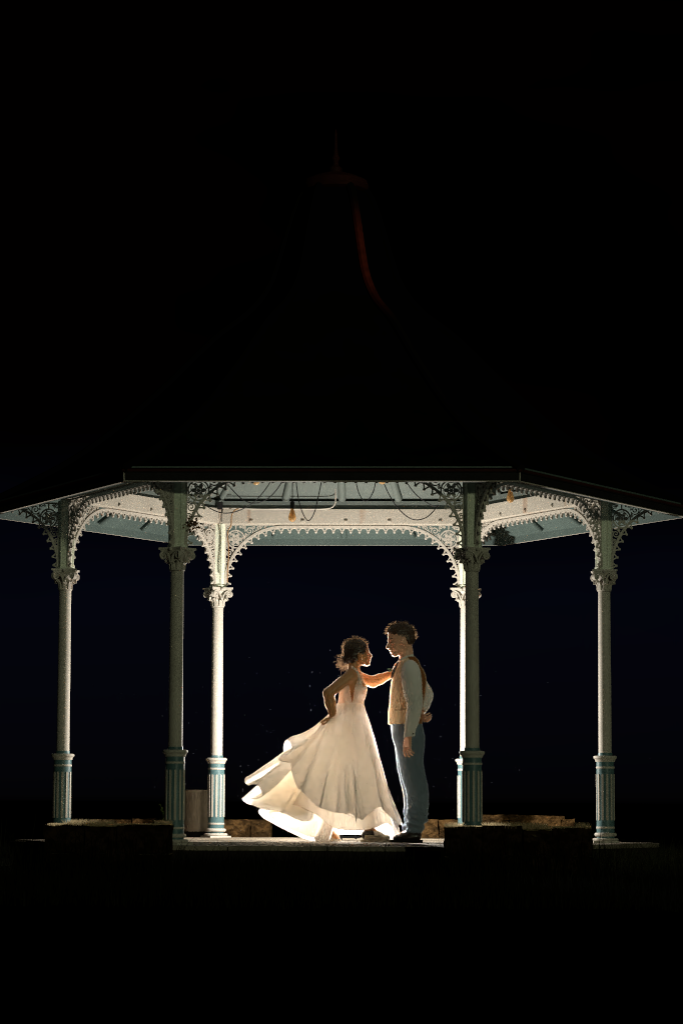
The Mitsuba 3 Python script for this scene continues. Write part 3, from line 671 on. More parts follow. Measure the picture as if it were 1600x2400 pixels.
class Field:
    def __init__(self, lo, hi, h):
        self.lo, self.h = np.array(lo, float), h
        self.n = np.ceil((np.array(hi) - lo) / h).astype(int) + 1
        self.d = np.full(self.n, 0.3, np.float32)

    def block(self, lo, hi):
        a = np.clip(np.floor((np.asarray(lo) - self.lo) / self.h).astype(int), 0, self.n)
        b = np.clip(np.ceil((np.asarray(hi) - self.lo) / self.h).astype(int) + 1, 0, self.n)
        sl = tuple(slice(x, y) for x, y in zip(a, b))
        g = np.meshgrid(*[self.lo[k] + self.h * np.arange(a[k], b[k]) for k in range(3)], indexing='ij')
        return sl, np.stack(g, -1).astype(np.float32)

    def join(self, sl, d, k, cut=False):
        if d.size == 0: return
        a = self.d[sl]
        if cut: a, d = -a, d
        h = np.maximum(k - np.abs(a - d), 0) / k
        r = np.minimum(a, d) - h * h * k * 0.25
        self.d[sl] = -r if cut else r

    def cap(self, a, b, ra, rb=None, k=0.02, cut=False, flat=None):
        """Round cone from a to b. flat = (axis, factor) squashes it along one axis."""
        rb = ra if rb is None else rb
        a, b = np.asarray(a, float), np.asarray(b, float)
        m = max(ra, rb) + k + 0.02
        if flat is not None: m *= max(1, 1 / flat[1] if flat[1] < 1 else flat[1])
        sl, p = self.block(np.minimum(a, b) - m, np.maximum(a, b) + m)
        u = b - a
        pa = p - a
        t = np.clip((pa @ u) / max(u @ u, 1e-9), 0, 1)
        q = pa - t[..., None] * u
        if flat is not None:
            ax = np.asarray(flat[0], float); ax = ax / np.linalg.norm(ax)
            q = q + ((q @ ax) * (1 / flat[1] - 1))[..., None] * ax
        d = np.linalg.norm(q, axis=-1) - (ra + (rb - ra) * t)
        if flat is not None: d = d * min(1.0, flat[1])
        self.join(sl, d.astype(np.float32), k, cut)

    def ell(self, c, r, F=None, k=0.02, cut=False):
        """Ellipsoid; F rows are its axes."""
        c, r = np.asarray(c, float), np.asarray(r, float)
        F = np.eye(3) if F is None else np.asarray(F)
        m = r.max() + k + 0.02
        sl, p = self.block(c - m, c + m)
        q = (p - c) @ F.T
        k0 = np.linalg.norm(q / r, axis=-1); k1 = np.linalg.norm(q / (r * r), axis=-1) + 1e-9
        self.join(sl, (k0 * (k0 - 1) / k1).astype(np.float32), k, cut)

    def mesh(self, taubin=6):
        D = self.d
        D[[0, -1]] = np.maximum(D[[0, -1]], 0.01); D[:, [0, -1]] = np.maximum(D[:, [0, -1]], 0.01); D[:, :, [0, -1]] = np.maximum(D[:, :, [0, -1]], 0.01)
        nx, ny, nz = D.shape
        ins = D < 0
        c = np.zeros((nx - 1, ny - 1, nz - 1), np.int8)
        for i, j, k in np.ndindex(2, 2, 2): c += ins[i:nx - 1 + i, j:ny - 1 + j, k:nz - 1 + k]
        cell = np.argwhere((c > 0) & (c < 8))
        idx = np.full(c.shape, -1, np.int64); idx[tuple(cell.T)] = np.arange(len(cell))
        s, w = np.zeros((len(cell), 3)), np.zeros(len(cell))
        co = [np.array(x) for x in np.ndindex(2, 2, 2)]
        val = {tuple(o): D[tuple((cell + o).T)] for o in co}
        for o in co:
            for ax in range(3):
                if o[ax] == 0:
                    e = o.copy(); e[ax] = 1
                    a, b = val[tuple(o)], val[tuple(e)]
                    x = (a < 0) != (b < 0)
                    t = np.where(x, a / np.where(x, a - b, 1), 0)
                    pt = np.repeat(o[None].astype(float), len(cell), 0); pt[:, ax] = t
                    s += np.where(x[:, None], pt, 0); w += x
        v = self.lo + self.h * (cell + s / w[:, None])
        F = []
        for ax in range(3):
            b, cc = [(1, 2), (2, 0), (0, 1)][ax]
            sl0 = [slice(1, -1)] * 3; sl1 = [slice(1, -1)] * 3
            sl0[ax] = slice(0, -1); sl1[ax] = slice(1, None)
            A, B = ins[tuple(sl0)], ins[tuple(sl1)]
            off = np.array([1, 1, 1]); off[ax] = 0
            for flip in (False, True):
                e = np.argwhere((A & ~B) if not flip else (~A & B)) + off
                q = []
                for db, dc in ((-1, -1), (0, -1), (0, 0), (-1, 0)):
                    g = e.copy(); g[:, b] += db; g[:, cc] += dc
                    q.append(idx[tuple(g.T)])
                q = np.stack(q, 1)
                F.append(q if not flip else q[:, ::-1])
        q = np.vstack(F)
        m = trimesh.Trimesh(v, np.vstack([q[:, [0, 1, 2]], q[:, [0, 2, 3]]]), process=False)
        if taubin:
            from scipy.sparse import coo_matrix
            e = m.edges_unique; n_ = len(v)
            A = coo_matrix((np.ones(2 * len(e)), (np.r_[e[:, 0], e[:, 1]], np.r_[e[:, 1], e[:, 0]])), (n_, n_)).tocsr()
            dg = np.maximum(np.asarray(A.sum(1)).ravel(), 1)[:, None]
            x = v.copy()
            for _ in range(taubin):
                for lam in (0.5, -0.52): x = x + lam * (A @ x / dg - x)
            m.vertices = v + np.clip(x - v, -0.7 * self.h, 0.7 * self.h)
        return m


def loft(rings, n_t=120, n_a=72, closed_ends=True, exp=2.3, disp=None, keep=None):
    """Closed cloth body through rings (cx, cy, cz, rx, ry[, tilt_x, tilt_y]): tilt lifts the ring's rim per metre of x and y."""
    r = np.array([list(x) + [0] * (7 - len(x)) for x in rings], float)
    s = np.r_[0, np.cumsum(np.linalg.norm(np.diff(r[:, :3], axis=0), axis=1) + 1e-6)]
    q = PchipInterpolator(s, r)(np.linspace(0, s[-1], n_t))
    a = np.linspace(0, 2 * np.pi, n_a, endpoint=False)
    ca, sa = np.cos(a), np.sin(a)
    ux = np.sign(ca) * np.abs(ca) ** (2 / exp); uy = np.sign(sa) * np.abs(sa) ** (2 / exp)
    X = q[:, 3:4] * ux; Y = q[:, 4:5] * uy
    v = np.stack([q[:, 0:1] + X, q[:, 1:2] + Y, q[:, 2:3] + q[:, 5:6] * X + q[:, 6:7] * Y], -1)
    if disp is not None:
        d = disp(np.broadcast_to(np.linspace(0, 1, n_t)[:, None], X.shape), np.broadcast_to(a, X.shape), v)
        nn = np.stack([ux / 1, uy, 0 * ux], -1); nn /= np.linalg.norm(nn, axis=-1, keepdims=True)
        v = v + d[..., None] * nn[None]
    i, j = np.meshgrid(np.arange(n_t - 1), np.arange(n_a), indexing='ij')
    q4 = np.stack([i * n_a + j, i * n_a + (j + 1) % n_a, (i + 1) * n_a + (j + 1) % n_a, (i + 1) * n_a + j], -1).reshape(-1, 4)
    f = np.vstack([q4[:, [0, 1, 2]], q4[:, [0, 2, 3]]])
    vv = v.reshape(-1, 3)
    if closed_ends:
        k = np.arange(n_a)
        vv = np.vstack([vv, v[0].mean(0)[None], v[-1].mean(0)[None]])
        f = np.vstack([f, np.stack([(k + 1) % n_a, k, k * 0 + n_t * n_a], 1), np.stack([(n_t - 1) * n_a + k, (n_t - 1) * n_a + (k + 1) % n_a, k * 0 + n_t * n_a + 1], 1)])
    m = trimesh.Trimesh(vv, f, process=False)
    if closed_ends and m.volume < 0: m.invert()
    return m


def rings_px(rows, y, ry, tilt=0.0):
    """Rings from silhouette measurements (py, left, right); y and ry per row or numbers."""
    out = []
    n = len(rows)
    ys = np.broadcast_to(y, (n,)); rs = np.broadcast_to(ry, (n,))
    for (py, l, rgt), yy, rr_ in zip(rows, ys, rs):
        A, B = at(l, py, yy), at(rgt, py, yy)
        c = (A + B) / 2
        out.append((c[0], yy, c[2], abs(B[0] - A[0]) / 2, rr_, tilt, 0))
    return out


def cloth_tube(pts, r, n=90, sides=40, disp=None, flat=1.0):
    """Sleeve: swept tube with wrinkles disp(t, angle)."""
    p = np.asarray(pts, float)
    s = np.r_[0, np.cumsum(np.linalg.norm(np.diff(p, axis=0), axis=1))]
    t = np.linspace(0, s[-1], n)
    c = PchipInterpolator(s, p)(t); rad = PchipInterpolator(s, np.asarray(r, float))(t)
    m = tube(c, rad, sides, flat)
    if disp is not None:
        v = m.vertices.copy(); body = v[:n * sides].reshape(n, sides, 3)
        d = body - c[:, None]; L = np.linalg.norm(d, axis=-1, keepdims=True)
        a = np.arange(sides) * 2 * np.pi / sides
        T_, A_ = np.meshgrid(np.linspace(0, 1, n), a, indexing='ij')
        body = c[:, None] + d * (1 + disp(T_, A_)[..., None] / np.maximum(L, 1e-6))
        v[:n * sides] = body.reshape(-1, 3)
        m = trimesh.Trimesh(v, m.faces, process=False)
    return m


def in_poly(px, py, poly):
    poly = np.asarray(poly, float); inside = np.zeros(np.shape(px), bool)
    x0, y0 = poly[-1]
    for x1, y1 in poly:
        cond = ((y1 > py) != (y0 > py)) & (px < (x0 - x1) * (py - y1) / (y0 - y1 + 1e-12) + x1)
        inside ^= cond; x0, y0 = x1, y1
    return inside


def basis(fwd, up=(0, 0, 1), tilt=0.0):
    f = np.asarray(fwd, float); f /= np.linalg.norm(f)
    s = np.cross(np.asarray(up, float), f); s /= np.linalg.norm(s)      # the figure's left
    u = np.cross(f, s)
    return np.array([f, s, u])


def head(S, c, F, k, man=True):
    """Head about c (between the ears at eye height); F rows: forward, left, up; k scale."""
    P_ = lambda f, s, u: np.asarray(c) + k * (f * F[0] + s * F[1] + u * F[2])
    E = lambda p, r, kk=0.012, **w: S.ell(P_(*p), np.array(r) * k, F, kk, **w)
    C = lambda p, q, ra, rb=None, kk=0.012, **w: S.cap(P_(*p), P_(*q), ra * k, None if rb is None else rb * k, kk, **w)
    E((-0.010, 0, 0.032), (0.097, 0.076, 0.086), 0.02)
    E((0.034, 0, 0.030), (0.054, 0.060, 0.056), 0.03)
    E((0.030, 0, -0.036), (0.056, 0.055, 0.070), 0.03)
    for s in (-1, 1):
        C((-0.012, s * 0.052, -0.048), (0.066, s * 0.017, -0.094), 0.017, 0.014, 0.028)
        C((0.0, s * 0.066, -0.02), (0.055, s * 0.046, -0.026), 0.014, 0.015, 0.02)      # cheekbone
        E((0.066, s * 0.036, -0.050), (0.018, 0.016, 0.020), 0.02)                        # smiling cheek
    E((0.074, 0, -0.099), (0.018, 0.022, 0.015), 0.022)
    C((0.078, -0.032, 0.016), (0.090, 0, 0.014), 0.010, 0.009, 0.014); C((0.078, 0.032, 0.016), (0.090, 0, 0.014), 0.010, 0.009, 0.014)
    for s in (-1, 1):
        S.ell(P_(0.096, s * 0.031, -0.006), np.array((0.016, 0.015, 0.010)) * k, F, 0.010 * k, True)
        E((0.077, s * 0.031, -0.006), (0.0125, 0.0125, 0.0115), 0.004)
    C((0.090, 0, 0.004), (0.118, 0, -0.036), 0.0072, 0.0095, 0.010)
    C((0.074, 0, 0.000), (0.100, 0, -0.036), 0.013, 0.012, 0.012); C((0.080, 0, -0.03), (0.090, 0, -0.055), 0.020, 0.018, 0.012)
    for s in (-1, 1): E((0.104, s * 0.011, -0.041), (0.012, 0.009, 0.008), 0.006)
    E((0.084, 0, -0.066), (0.019, 0.026, 0.020), 0.014)
    E((0.098, 0, -0.0595), (0.0085, 0.019, 0.0062), 0.005)
    E((0.096, 0, -0.0775), (0.0085, 0.017, 0.0065), 0.005)
    S.ell(P_(0.1045, 0, -0.0685), np.array((0.013, 0.021, 0.0042)) * k, F, 0.004 * k, True)   # parted lips
    if man:      # broad smile: wider parted mouth, folds beside it
        S.ell(P_(0.098, 0, -0.0690), np.array((0.018, 0.027, 0.0058)) * k, F, 0.003 * k, True)
    for s in (-1, 1):
        C((0.098, s * 0.019, -0.046), (0.079, s * 0.037, -0.074), 0.0030, 0.0042, 0.004, cut=True)
    for s in (-1, 1):
        E((-0.004, s * 0.074, -0.012), (0.020, 0.0075, 0.032), 0.006)
        E((-0.004, s * 0.0815, -0.010), (0.017, 0.006, 0.027), 0.005)
        S.ell(P_(0.000, s * 0.088, -0.008), np.array((0.011, 0.008, 0.019)) * k, F, 0.003 * k, True)
        E((0.003, s * 0.077, -0.040), (0.008, 0.006, 0.008), 0.006)
    return P_


def hand(S, wrist, along_, palm, thumb, size=1.0, curl=(25, 30, 20), spread=0.10, thumb_out=0.75, curls=None):
    """Five fingered hand: along_ wrist to knuckles, palm = direction the palm faces, thumb = side the thumb leaves."""
    d = np.asarray(along_, float); d /= np.linalg.norm(d)
    pm = np.asarray(palm, float); pm -= d * (pm @ d); pm /= np.linalg.norm(pm)
    tb = np.asarray(thumb, float); tb -= d * (tb @ d) + pm * (tb @ pm); tb /= np.linalg.norm(tb)
    L = 0.088 * size
    for q in (-0.55, -0.18, 0.18, 0.55):
        S.cap(wrist + tb * q * 0.030 * size, wrist + d * L * 0.95 + tb * q * 0.062 * size, 0.0145 * size, 0.0125 * size, 0.014)
    lens = (0.092, 0.102, 0.094, 0.074)
    ends = []
    for i, q in enumerate((0.036, 0.012, -0.012, -0.035)):
        c = curl if curls is None else curls[i]
        p = wrist + d * L + tb * q * size * 0.98
        ang, dirn = 0.0, d + tb * (q / 0.036) * spread; dirn = dirn / np.linalg.norm(dirn)
        r = 0.0088 * size
        for seg_, fr in enumerate((0.45, 0.31, 0.24)):
            ang += math.radians(c[seg_] * (1 + 0.08 * i))
            v = dirn * math.cos(ang) + pm * math.sin(ang)
            p2 = p + v * lens[i] * fr * size
            S.cap(p, p2, r, r * 0.92, 0.004 if seg_ else 0.008); p = p2; r *= 0.92
        ends.append(p)
    t0 = wrist + d * 0.022 * size + tb * 0.026 * size
    v1 = d * 0.62 + tb * thumb_out + pm * 0.25; v1 /= np.linalg.norm(v1)
    t1 = t0 + v1 * 0.046 * size
    v2 = d * 0.9 + tb * 0.25 + pm * 0.40; v2 /= np.linalg.norm(v2)
    t2 = t1 + v2 * 0.034 * size
    v3 = d * 0.9 + tb * 0.0 + pm * 0.55; v3 /= np.linalg.norm(v3)
    S.cap(t0, t1, 0.0135 * size, 0.0105 * size, 0.014); S.cap(t1, t2, 0.0105 * size, 0.0095 * size, 0.006); S.cap(t2, t2 + v3 * 0.026 * size, 0.0095 * size, 0.0075 * size, 0.005)
    return ends


def on_surface(mesh, rows, off=0.0, rad=1.6):
    """Depth of the camera-side surface of the mesh at measured points, as points lying on it."""
    px, py = measured(mesh.vertices)
    out = []
    for a, b in rows:
        m = np.hypot(px - a, py - b) < rad
        y = mesh.vertices[m, 1].min() if m.any() else mesh.vertices[np.argmin(np.hypot(px - a, py - b)), 1]
        out.append(at(a, b, y - off))
    return np.array(out)


def wr(t, a, seed, ft=14, fa=2, amp=0.004):
    """Wrinkle noise over a tube: sharp where smooth noise folds."""
    p = np.stack([t * ft + 0.9 * np.sin(a + seed), np.cos(a) * fa + seed * 5.1, np.sin(a) * fa], -1)
    n = meshkit.fbm(p, 3, seed)
    return amp * (1 - 2 * np.abs(2 * n - 1) ** 0.7 * 1.1 + 0.4)


def skin(name, col, deep):
    def f(p, n, uv):
        a = fbm(p.x * 9, p.y * 9, p.z * 9, 2)
        return mix(mi.Color3f(*deep), mi.Color3f(*col), smoothstep(0.25, 0.7, a))
    scene[name] = {'type': 'twosided', 'bsdf': {'type': 'principled', 'base_color': proc(f), 'roughness': 0.42, 'specular': 0.45, 'sheen': 0.3}}
    return name


SKB = skin('bride_skin', (0.57, 0.28, 0.125), (0.52, 0.235, 0.095))
SKG = skin('groom_skin', (0.78, 0.44, 0.30), (0.72, 0.38, 0.25))


def cloth(name, col, trans, rough=0.7, weave=900, sheen=0.3, var=0.08):
    def f(p, n, uv):
        return mi.Color3f(*col) * (1 - var + 2 * var * fbm(p.x * 6, p.y * 6, p.z * 6, 2))
    scene[name] = {'type': 'principledthin', 'base_color': proc(f), 'roughness': rough, 'sheen': sheen, 'diff_trans': trans, 'spec_trans': 0.0, 'eta': 1.3}
    return name


SATIN = cloth('bridal_satin', (0.978, 0.955, 0.925), 1.52, 0.45, var=0.03)
LINING = cloth('dress_lining', (0.95, 0.88, 0.76), 1.3, 0.7, var=0.04)
BODICE = cloth('bodice_satin', (0.96, 0.93, 0.88), 1.2, 0.4, var=0.03)
SHIRT = cloth('shirt_cotton', (0.80, 0.79, 0.76), 0.30)
VEST = cloth('waistcoat_wool', (0.95, 0.80, 0.57), 0.45, 0.8)
VBACK = cloth('waistcoat_lining', (0.26, 0.10, 0.03), 0.12, 0.4)
TROU = cloth('trouser_wool', (0.15, 0.195, 0.245), 0.05, 0.75)
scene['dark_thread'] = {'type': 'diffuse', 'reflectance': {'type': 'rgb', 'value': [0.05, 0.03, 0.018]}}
scene['shoe_leather'] = {'type': 'twosided', 'bsdf': {'type': 'principled', 'base_color': {'type': 'rgb', 'value': [0.02, 0.015, 0.012]}, 'roughness': 0.3, 'specular': 0.5}}
scene['trainer_white'] = {'type': 'twosided', 'bsdf': {'type': 'principled', 'base_color': {'type': 'rgb', 'value': [0.66, 0.60, 0.50]}, 'roughness': 0.55}}
scene['silver'] = {'type': 'roughconductor', 'alpha': 0.2, 'material': 'Ag'}
scene['tie_silk'] = {'type': 'twosided', 'bsdf': {'type': 'principled', 'base_color': proc(lambda p, n, uv: mix(mi.Color3f(0.012, 0.015, 0.03), mi.Color3f(0.35, 0.37, 0.42), smoothstep(0.27, 0.2, voronoi(p.x * 95, p.z * 95)[0]))), 'roughness': 0.45}}
scene['teeth'] = {'type': 'diffuse', 'reflectance': {'type': 'rgb', 'value': [0.75, 0.70, 0.62]}}


def hair_mat(name, col, add=(0.42, 0.36, 0.28)):
    scene[name] = {'type': 'twosided', 'bsdf': {'type': 'principled', 'base_color': proc(lambda p, n, uv: mi.Color3f(*col) * (0.6 + 0.9 * noise(p.x * 55, p.y * 55, p.z * 25))), 'roughness': 0.42, 'specular': 0.5}}
    scene[name + '_strand'] = {'type': 'principledthin', 'base_color': {'type': 'rgb', 'value': [min(1, c * 3 + q) for c, q in zip(col, add)]}, 'roughness': 0.35, 'diff_trans': 1.5}  # paler copy of the hair colour, backlight glow put into it
    return name


HB, HG = hair_mat('dark_brown_hair', (0.030, 0.014, 0.009)), hair_mat('short_brown_hair', (0.045, 0.022, 0.012), (0.16, 0.12, 0.08))


def strands(roots, dirs, lens, seed, r0=0.0011, curl=0.25, n=6, grav=0.0):
    g = np.random.default_rng(seed)
    out = []
    for p, d, L in zip(roots, dirs, lens):
        d = d / np.linalg.norm(d)
        side_ = np.cross(d, g.normal(size=3)); side_ /= np.linalg.norm(side_) + 1e-9
        t = np.linspace(0, 1, n)[:, None]
        ph = g.uniform(0, 6.28); tw = g.uniform(0.5, 1.5)
        pts = p + d * L * t + side_ * (L * curl * np.sin(t * 3.0 * tw) * t) + np.cross(d, side_) * (L * curl * 0.6 * (1 - np.cos(t * 4 * tw + ph)) * t) - np.array([0, 0, 1.0]) * grav * L * t * t
        out.append(tube(pts, np.linspace(r0, r0 * 0.35, n), 4))
    return cat(out)


def nap(mesh, per_cm2, length, width, seed):
    """Short pale fibres added on a surface to catch the backlight as a bright rim."""
    g = np.random.default_rng(seed)
    ar = mesh.area_faces * (mesh.face_normals[:, 1] > -0.18)     # fibres added only on the back-lit side and edges, for a bright rim
    n = int(ar.sum() * 1e4 * per_cm2)
    pr = ar / ar.sum()
    fi = g.choice(len(pr), n, p=pr)
    r1, r2 = np.sqrt(g.random(n)), g.random(n)
    tri = mesh.triangles[fi]
    pt = tri[:, 0] * (1 - r1)[:, None] + tri[:, 1] * (r1 * (1 - r2))[:, None] + tri[:, 2] * (r1 * r2)[:, None]
    d = mesh.face_normals[fi] + g.normal(0, 0.45, (n, 3)) + np.array([0, 0, -0.15])
    d /= np.linalg.norm(d, axis=1, keepdims=True)
    s = np.cross(d, g.normal(size=(n, 3))); s /= np.linalg.norm(s, axis=1, keepdims=True)
    L = length * g.uniform(0.5, 1.3, n)[:, None]
    v = np.stack([pt - s * width / 2 - d * 0.0003, pt + s * width / 2 - d * 0.0003, pt + d * L], 1).reshape(-1, 3)
    return v, np.arange(3 * n).reshape(-1, 3)


def fibre(name, col):
    scene[name] = {'type': 'principledthin', 'base_color': {'type': 'rgb', 'value': list(col)}, 'roughness': 0.4, 'diff_trans': 1.2}
    return name


def shoe(S_pts_heel, toe, up_h, width, sole_h, dark=True):
    """Upper and sole of a shoe from heel to toe points on the floor."""
    h, t = np.asarray(S_pts_heel, float), np.asarray(toe, float)
    d = t - h; L = np.linalg.norm(d); d /= L
    lo, hi = np.minimum(h, t) - 0.09, np.maximum(h, t) + 0.09; hi[2] = h[2] + up_h + 0.06
    U = Field(lo, hi, 0.0045)
    z = np.array([0, 0, 1.0])
    w = width / 2
    U.cap(h + d * 0.045 + z * (sole_h + 0.034), h + d * L * 0.45 + z * (sole_h + 0.030), 0.036, 0.040, 0.02)
    U.cap(h + d * L * 0.40 + z * (sole_h + 0.022), h + d * (L - 0.045) + z * (sole_h + 0.014), 0.042, 0.034, 0.03, flat=(z, 0.72))
    U.cap(h + d * 0.055 + z * (sole_h + 0.03), h + d * 0.075 + z * (up_h - 0.01), 0.037, 0.034, 0.03)
    U.cap(h + d * 0.10 + z * (up_h - 0.02), h + d * L * 0.62 + z * (sole_h + 0.036), 0.028, 0.022, 0.03)
    U.cap(h + d * 0.070 + z * (up_h + 0.02), h + d * 0.072 + z * (up_h - 0.012), 0.026, 0.024, 0.006, cut=True)
    U.cap(h - d * 0.3 - z * 0.06 + z * (sole_h - 0.004), t + d * 0.3 - z * 0.06 + z * (sole_h - 0.004), 0.06, 0.06, 0.002, cut=True)
    up = U.mesh(3)
    s = np.linspace(0, 1, 40)
    wprof = np.interp(s, [0, 0.04, 0.15, 0.4, 0.62, 0.8, 0.93, 1], [0.15, 0.6, 0.86, 0.72, 0.98, 1.0, 0.7, 0.12]) * w * 1.12
    sd = np.cross(z, d)
    outl = np.vstack([h + d * (s * L)[:, None] + sd * wprof[:, None], (h + d * (s * L)[:, None] - sd * wprof[:, None])[::-1]])
    so = trimesh.creation.extrude_polygon(Polygon(outl[:, :2]).buffer(0.004), sole_h, engine='earcut'); so.apply_translation((0, 0, h[2]))
    return up, so
# ------------------------------------------------------------------ the groom
gr = thing('person', 'man in tan waistcoat, white shirt and dark trousers, one hand behind his back', 'person')
YG = -0.30
w_ = lambda px, py, dy=0.0: at(px, py, YG + dy)
S = Field(w_(895, 1450, -0.38), w_(1030, 1450, 0.38), 0.1)   # bounds helper only
lo = np.array([w_(898, 1980)[0], YG - 0.36, FLOOR - 0.02]); hi = np.array([w_(1024, 1980)[0], YG + 0.34, w_(0, 1440)[2]])
S = Field(lo, hi, 0.0042)
hd = np.array([-1.0, -0.22, -0.20]); FG = basis(hd)
hc = w_(939.5, 1500.5, -0.015)
PG_ = head(S, hc, FG, 1.08)
# neck, trunk, limbs below the clothes
S.cap(w_(949, 1512), w_(955, 1562), 0.055, 0.060, 0.03)
S.cap(w_(956, 1572, -0.11), w_(956, 1572, 0.11), 0.050, 0.050, 0.04)
S.cap(w_(956, 1580), w_(951, 1640), 0.105, 0.10, 0.05); S.cap(w_(951, 1640), w_(952, 1690), 0.10, 0.09, 0.05)
kn, an = w_(973, 1845, -0.09), w_(975, 1945, -0.09)
S.cap(w_(955, 1710, -0.05), kn, 0.066, 0.055, 0.04); S.cap(kn, an, 0.055, 0.038, 0.03); S.cap(an, w_(930, 1966, -0.10), 0.034, 0.026, 0.02)
kf, af = w_(960, 1845, 0.07), w_(962, 1945, 0.07)
S.cap(w_(952, 1710, 0.05), kf, 0.066, 0.055, 0.04); S.cap(kf, af, 0.055, 0.038, 0.03); S.cap(af, w_(940, 1962, 0.07), 0.034, 0.026, 0.02)
sh_n, el_n, wr_n = w_(963, 1573, -0.20), w_(969.5, 1652, -0.235), w_(958, 1722, -0.245)
S.cap(sh_n, el_n, 0.050, 0.040, 0.03); S.cap(el_n, wr_n, 0.040, 0.026, 0.02)
sh_f, el_f, wr_f = w_(963, 1572, 0.15), w_(998, 1629, 0.20), w_(984, 1670, 0.05)
S.cap(sh_f, el_f, 0.050, 0.040, 0.03); S.cap(el_f, wr_f, 0.040, 0.027, 0.02)
hn = w_(951.5, 1764, -0.26) - wr_n
ends = hand(S, wr_n + hn * 0.10, hn, (0.75, 0.65, 0), (-0.75, 0.1, 0), 0.97, (14, 22, 16), 0.10, 0.5, curls=[(10, 20, 16), (16, 24, 18), (20, 26, 18), (22, 24, 14)])
hand(S, wr_f + np.array([0.01, 0, -0.005]), w_(991, 1692, -0.08) - wr_f, (0.9, -0.3, 0.2), (0.2, 0.3, 0.9), 0.92, (35, 45, 30))
gm = S.mesh(5)
gb = part(gr, 'body', ply(gm, SKG, True))
FSK, FWO, FCO, FTR = fibre('skin_rim_fuzz', (0.95, 0.84, 0.72)), fibre('wool_rim_fuzz', (0.75, 0.60, 0.42)), fibre('cotton_rim_fuzz', (0.85, 0.84, 0.80)), fibre('trouser_rim_fuzz', (0.55, 0.64, 0.74))  # fibres coloured paler than skin and cloth so edges glow
# teeth behind the open smile
tm = trimesh.creation.icosphere(subdivisions=2); tm.apply_scale(1.08 * np.array([0.010, 0.023, 0.0060])); tm.vertices = tm.vertices @ FG + PG_(0.0885, 0, -0.0655)
part(gb, 'down', ply(nap(gm, 14, 0.0062, 0.00065, 1), FSK, False), kind='stuff')
part(gr, 'teeth', ply(tm, 'teeth', True))
for s in (-1, 1):
    br = tube(spline([PG_(0.089, s * 0.012, 0.021), PG_(0.086, s * 0.032, 0.026), PG_(0.072, s * 0.050, 0.020)], 8), 0.004, 6); part(gr, 'eyebrow', ply(br, HG, 40))
    ey = tube(spline([PG_(0.0875, s * 0.019, -0.0065), PG_(0.0905, s * 0.031, -0.0065), PG_(0.082, s * 0.043, -0.0085)], 8), 0.0018, 5); part(gr, 'eyelash', ply(ey, 'dark_thread', 40))


def hair_shell(P_, F, k, pts, h=0.0045, pad=0.25):
    c = P_(0, 0, 0.03)
    H = Field(c - pad * k, c + pad * k, h)
    pts(H)
    m = H.mesh(4)
    return max(m.split(only_watertight=False), key=lambda q: len(q.faces))


def ghair(H):
    k = 1.08
    H.ell(PG_(-0.012, 0, 0.042), np.array((0.101, 0.0775, 0.085)) * k, FG, 0.01)
    H.ell(PG_(0.018, 0, 0.068), np.array((0.080, 0.066, 0.060)) * k, FG, 0.02)
    H.ell(PG_(-0.045, 0, 0.0), np.array((0.066, 0.074, 0.062)) * k, FG, 0.015)
    # clear the face, the ears and the nape
    H.ell(PG_(0.110, 0, -0.040), np.array((0.080, 0.16, 0.115)) * k, FG, 0.012, True)
    H.ell(PG_(0.052, 0, -0.050), np.array((0.060, 0.16, 0.078)) * k, FG, 0.012, True)
    H.cap(PG_(-0.004, -0.12, -0.030), PG_(-0.004, 0.12, -0.030), 0.030 * k, 0.030 * k, 0.008, True)
    H.ell(PG_(-0.02, 0, -0.105), np.array((0.12, 0.12, 0.062)) * k, FG, 0.01, True)


hm = hair_shell(PG_, FG, 1.0, ghair, pad=0.16)
hn_ = hm.vertex_normals
hm.vertices = hm.vertices + hn_ * ((meshkit.fbm(hm.vertices * 70, 3, 2) - 0.5) * 0.012)[:, None]
hk = part(gr, 'hair', ply(hm, HG, True))
g = np.random.default_rng(3)
rel = (hm.vertices - PG_(0, 0, 0.03)) @ FG.T
cand = np.where(rel[:, 2] > -0.01)[0]
pick = g.choice(cand, 900)
dirs = hn_[pick] * 1.0 + FG[0] * g.uniform(-0.1, 0.7, (900, 1)) + FG[2] * g.uniform(0, 0.5, (900, 1)) + g.normal(0, 0.25, (900, 3))
part(hk, 'strands', ply(strands(hm.vertices[pick] - hn_[pick] * 0.002, dirs, g.uniform(0.005, 0.020, 900) , 4, 0.0012, 0.35, 5), HG + '_strand', 40), kind='stuff')

cand = np.where((rel[:, 2] > -0.04) & (hn_[:, 1] > -0.35))[0]
pick = g.choice(cand, 700)
scene['lit_hair'] = {'type': 'principledthin', 'base_color': {'type': 'rgb', 'value': [0.72, 0.58, 0.44]}, 'roughness': 0.35, 'diff_trans': 1.5}  # pale copy of the hair, rim glow put into its colour
part(hk, 'flyaway', ply(strands(hm.vertices[pick] - hn_[pick] * 0.002, hn_[pick] + g.normal(0, 0.35, (700, 3)), g.uniform(0.010, 0.034, 700), 14, 0.0010, 0.4, 5), 'lit_hair', 40), kind='stuff')

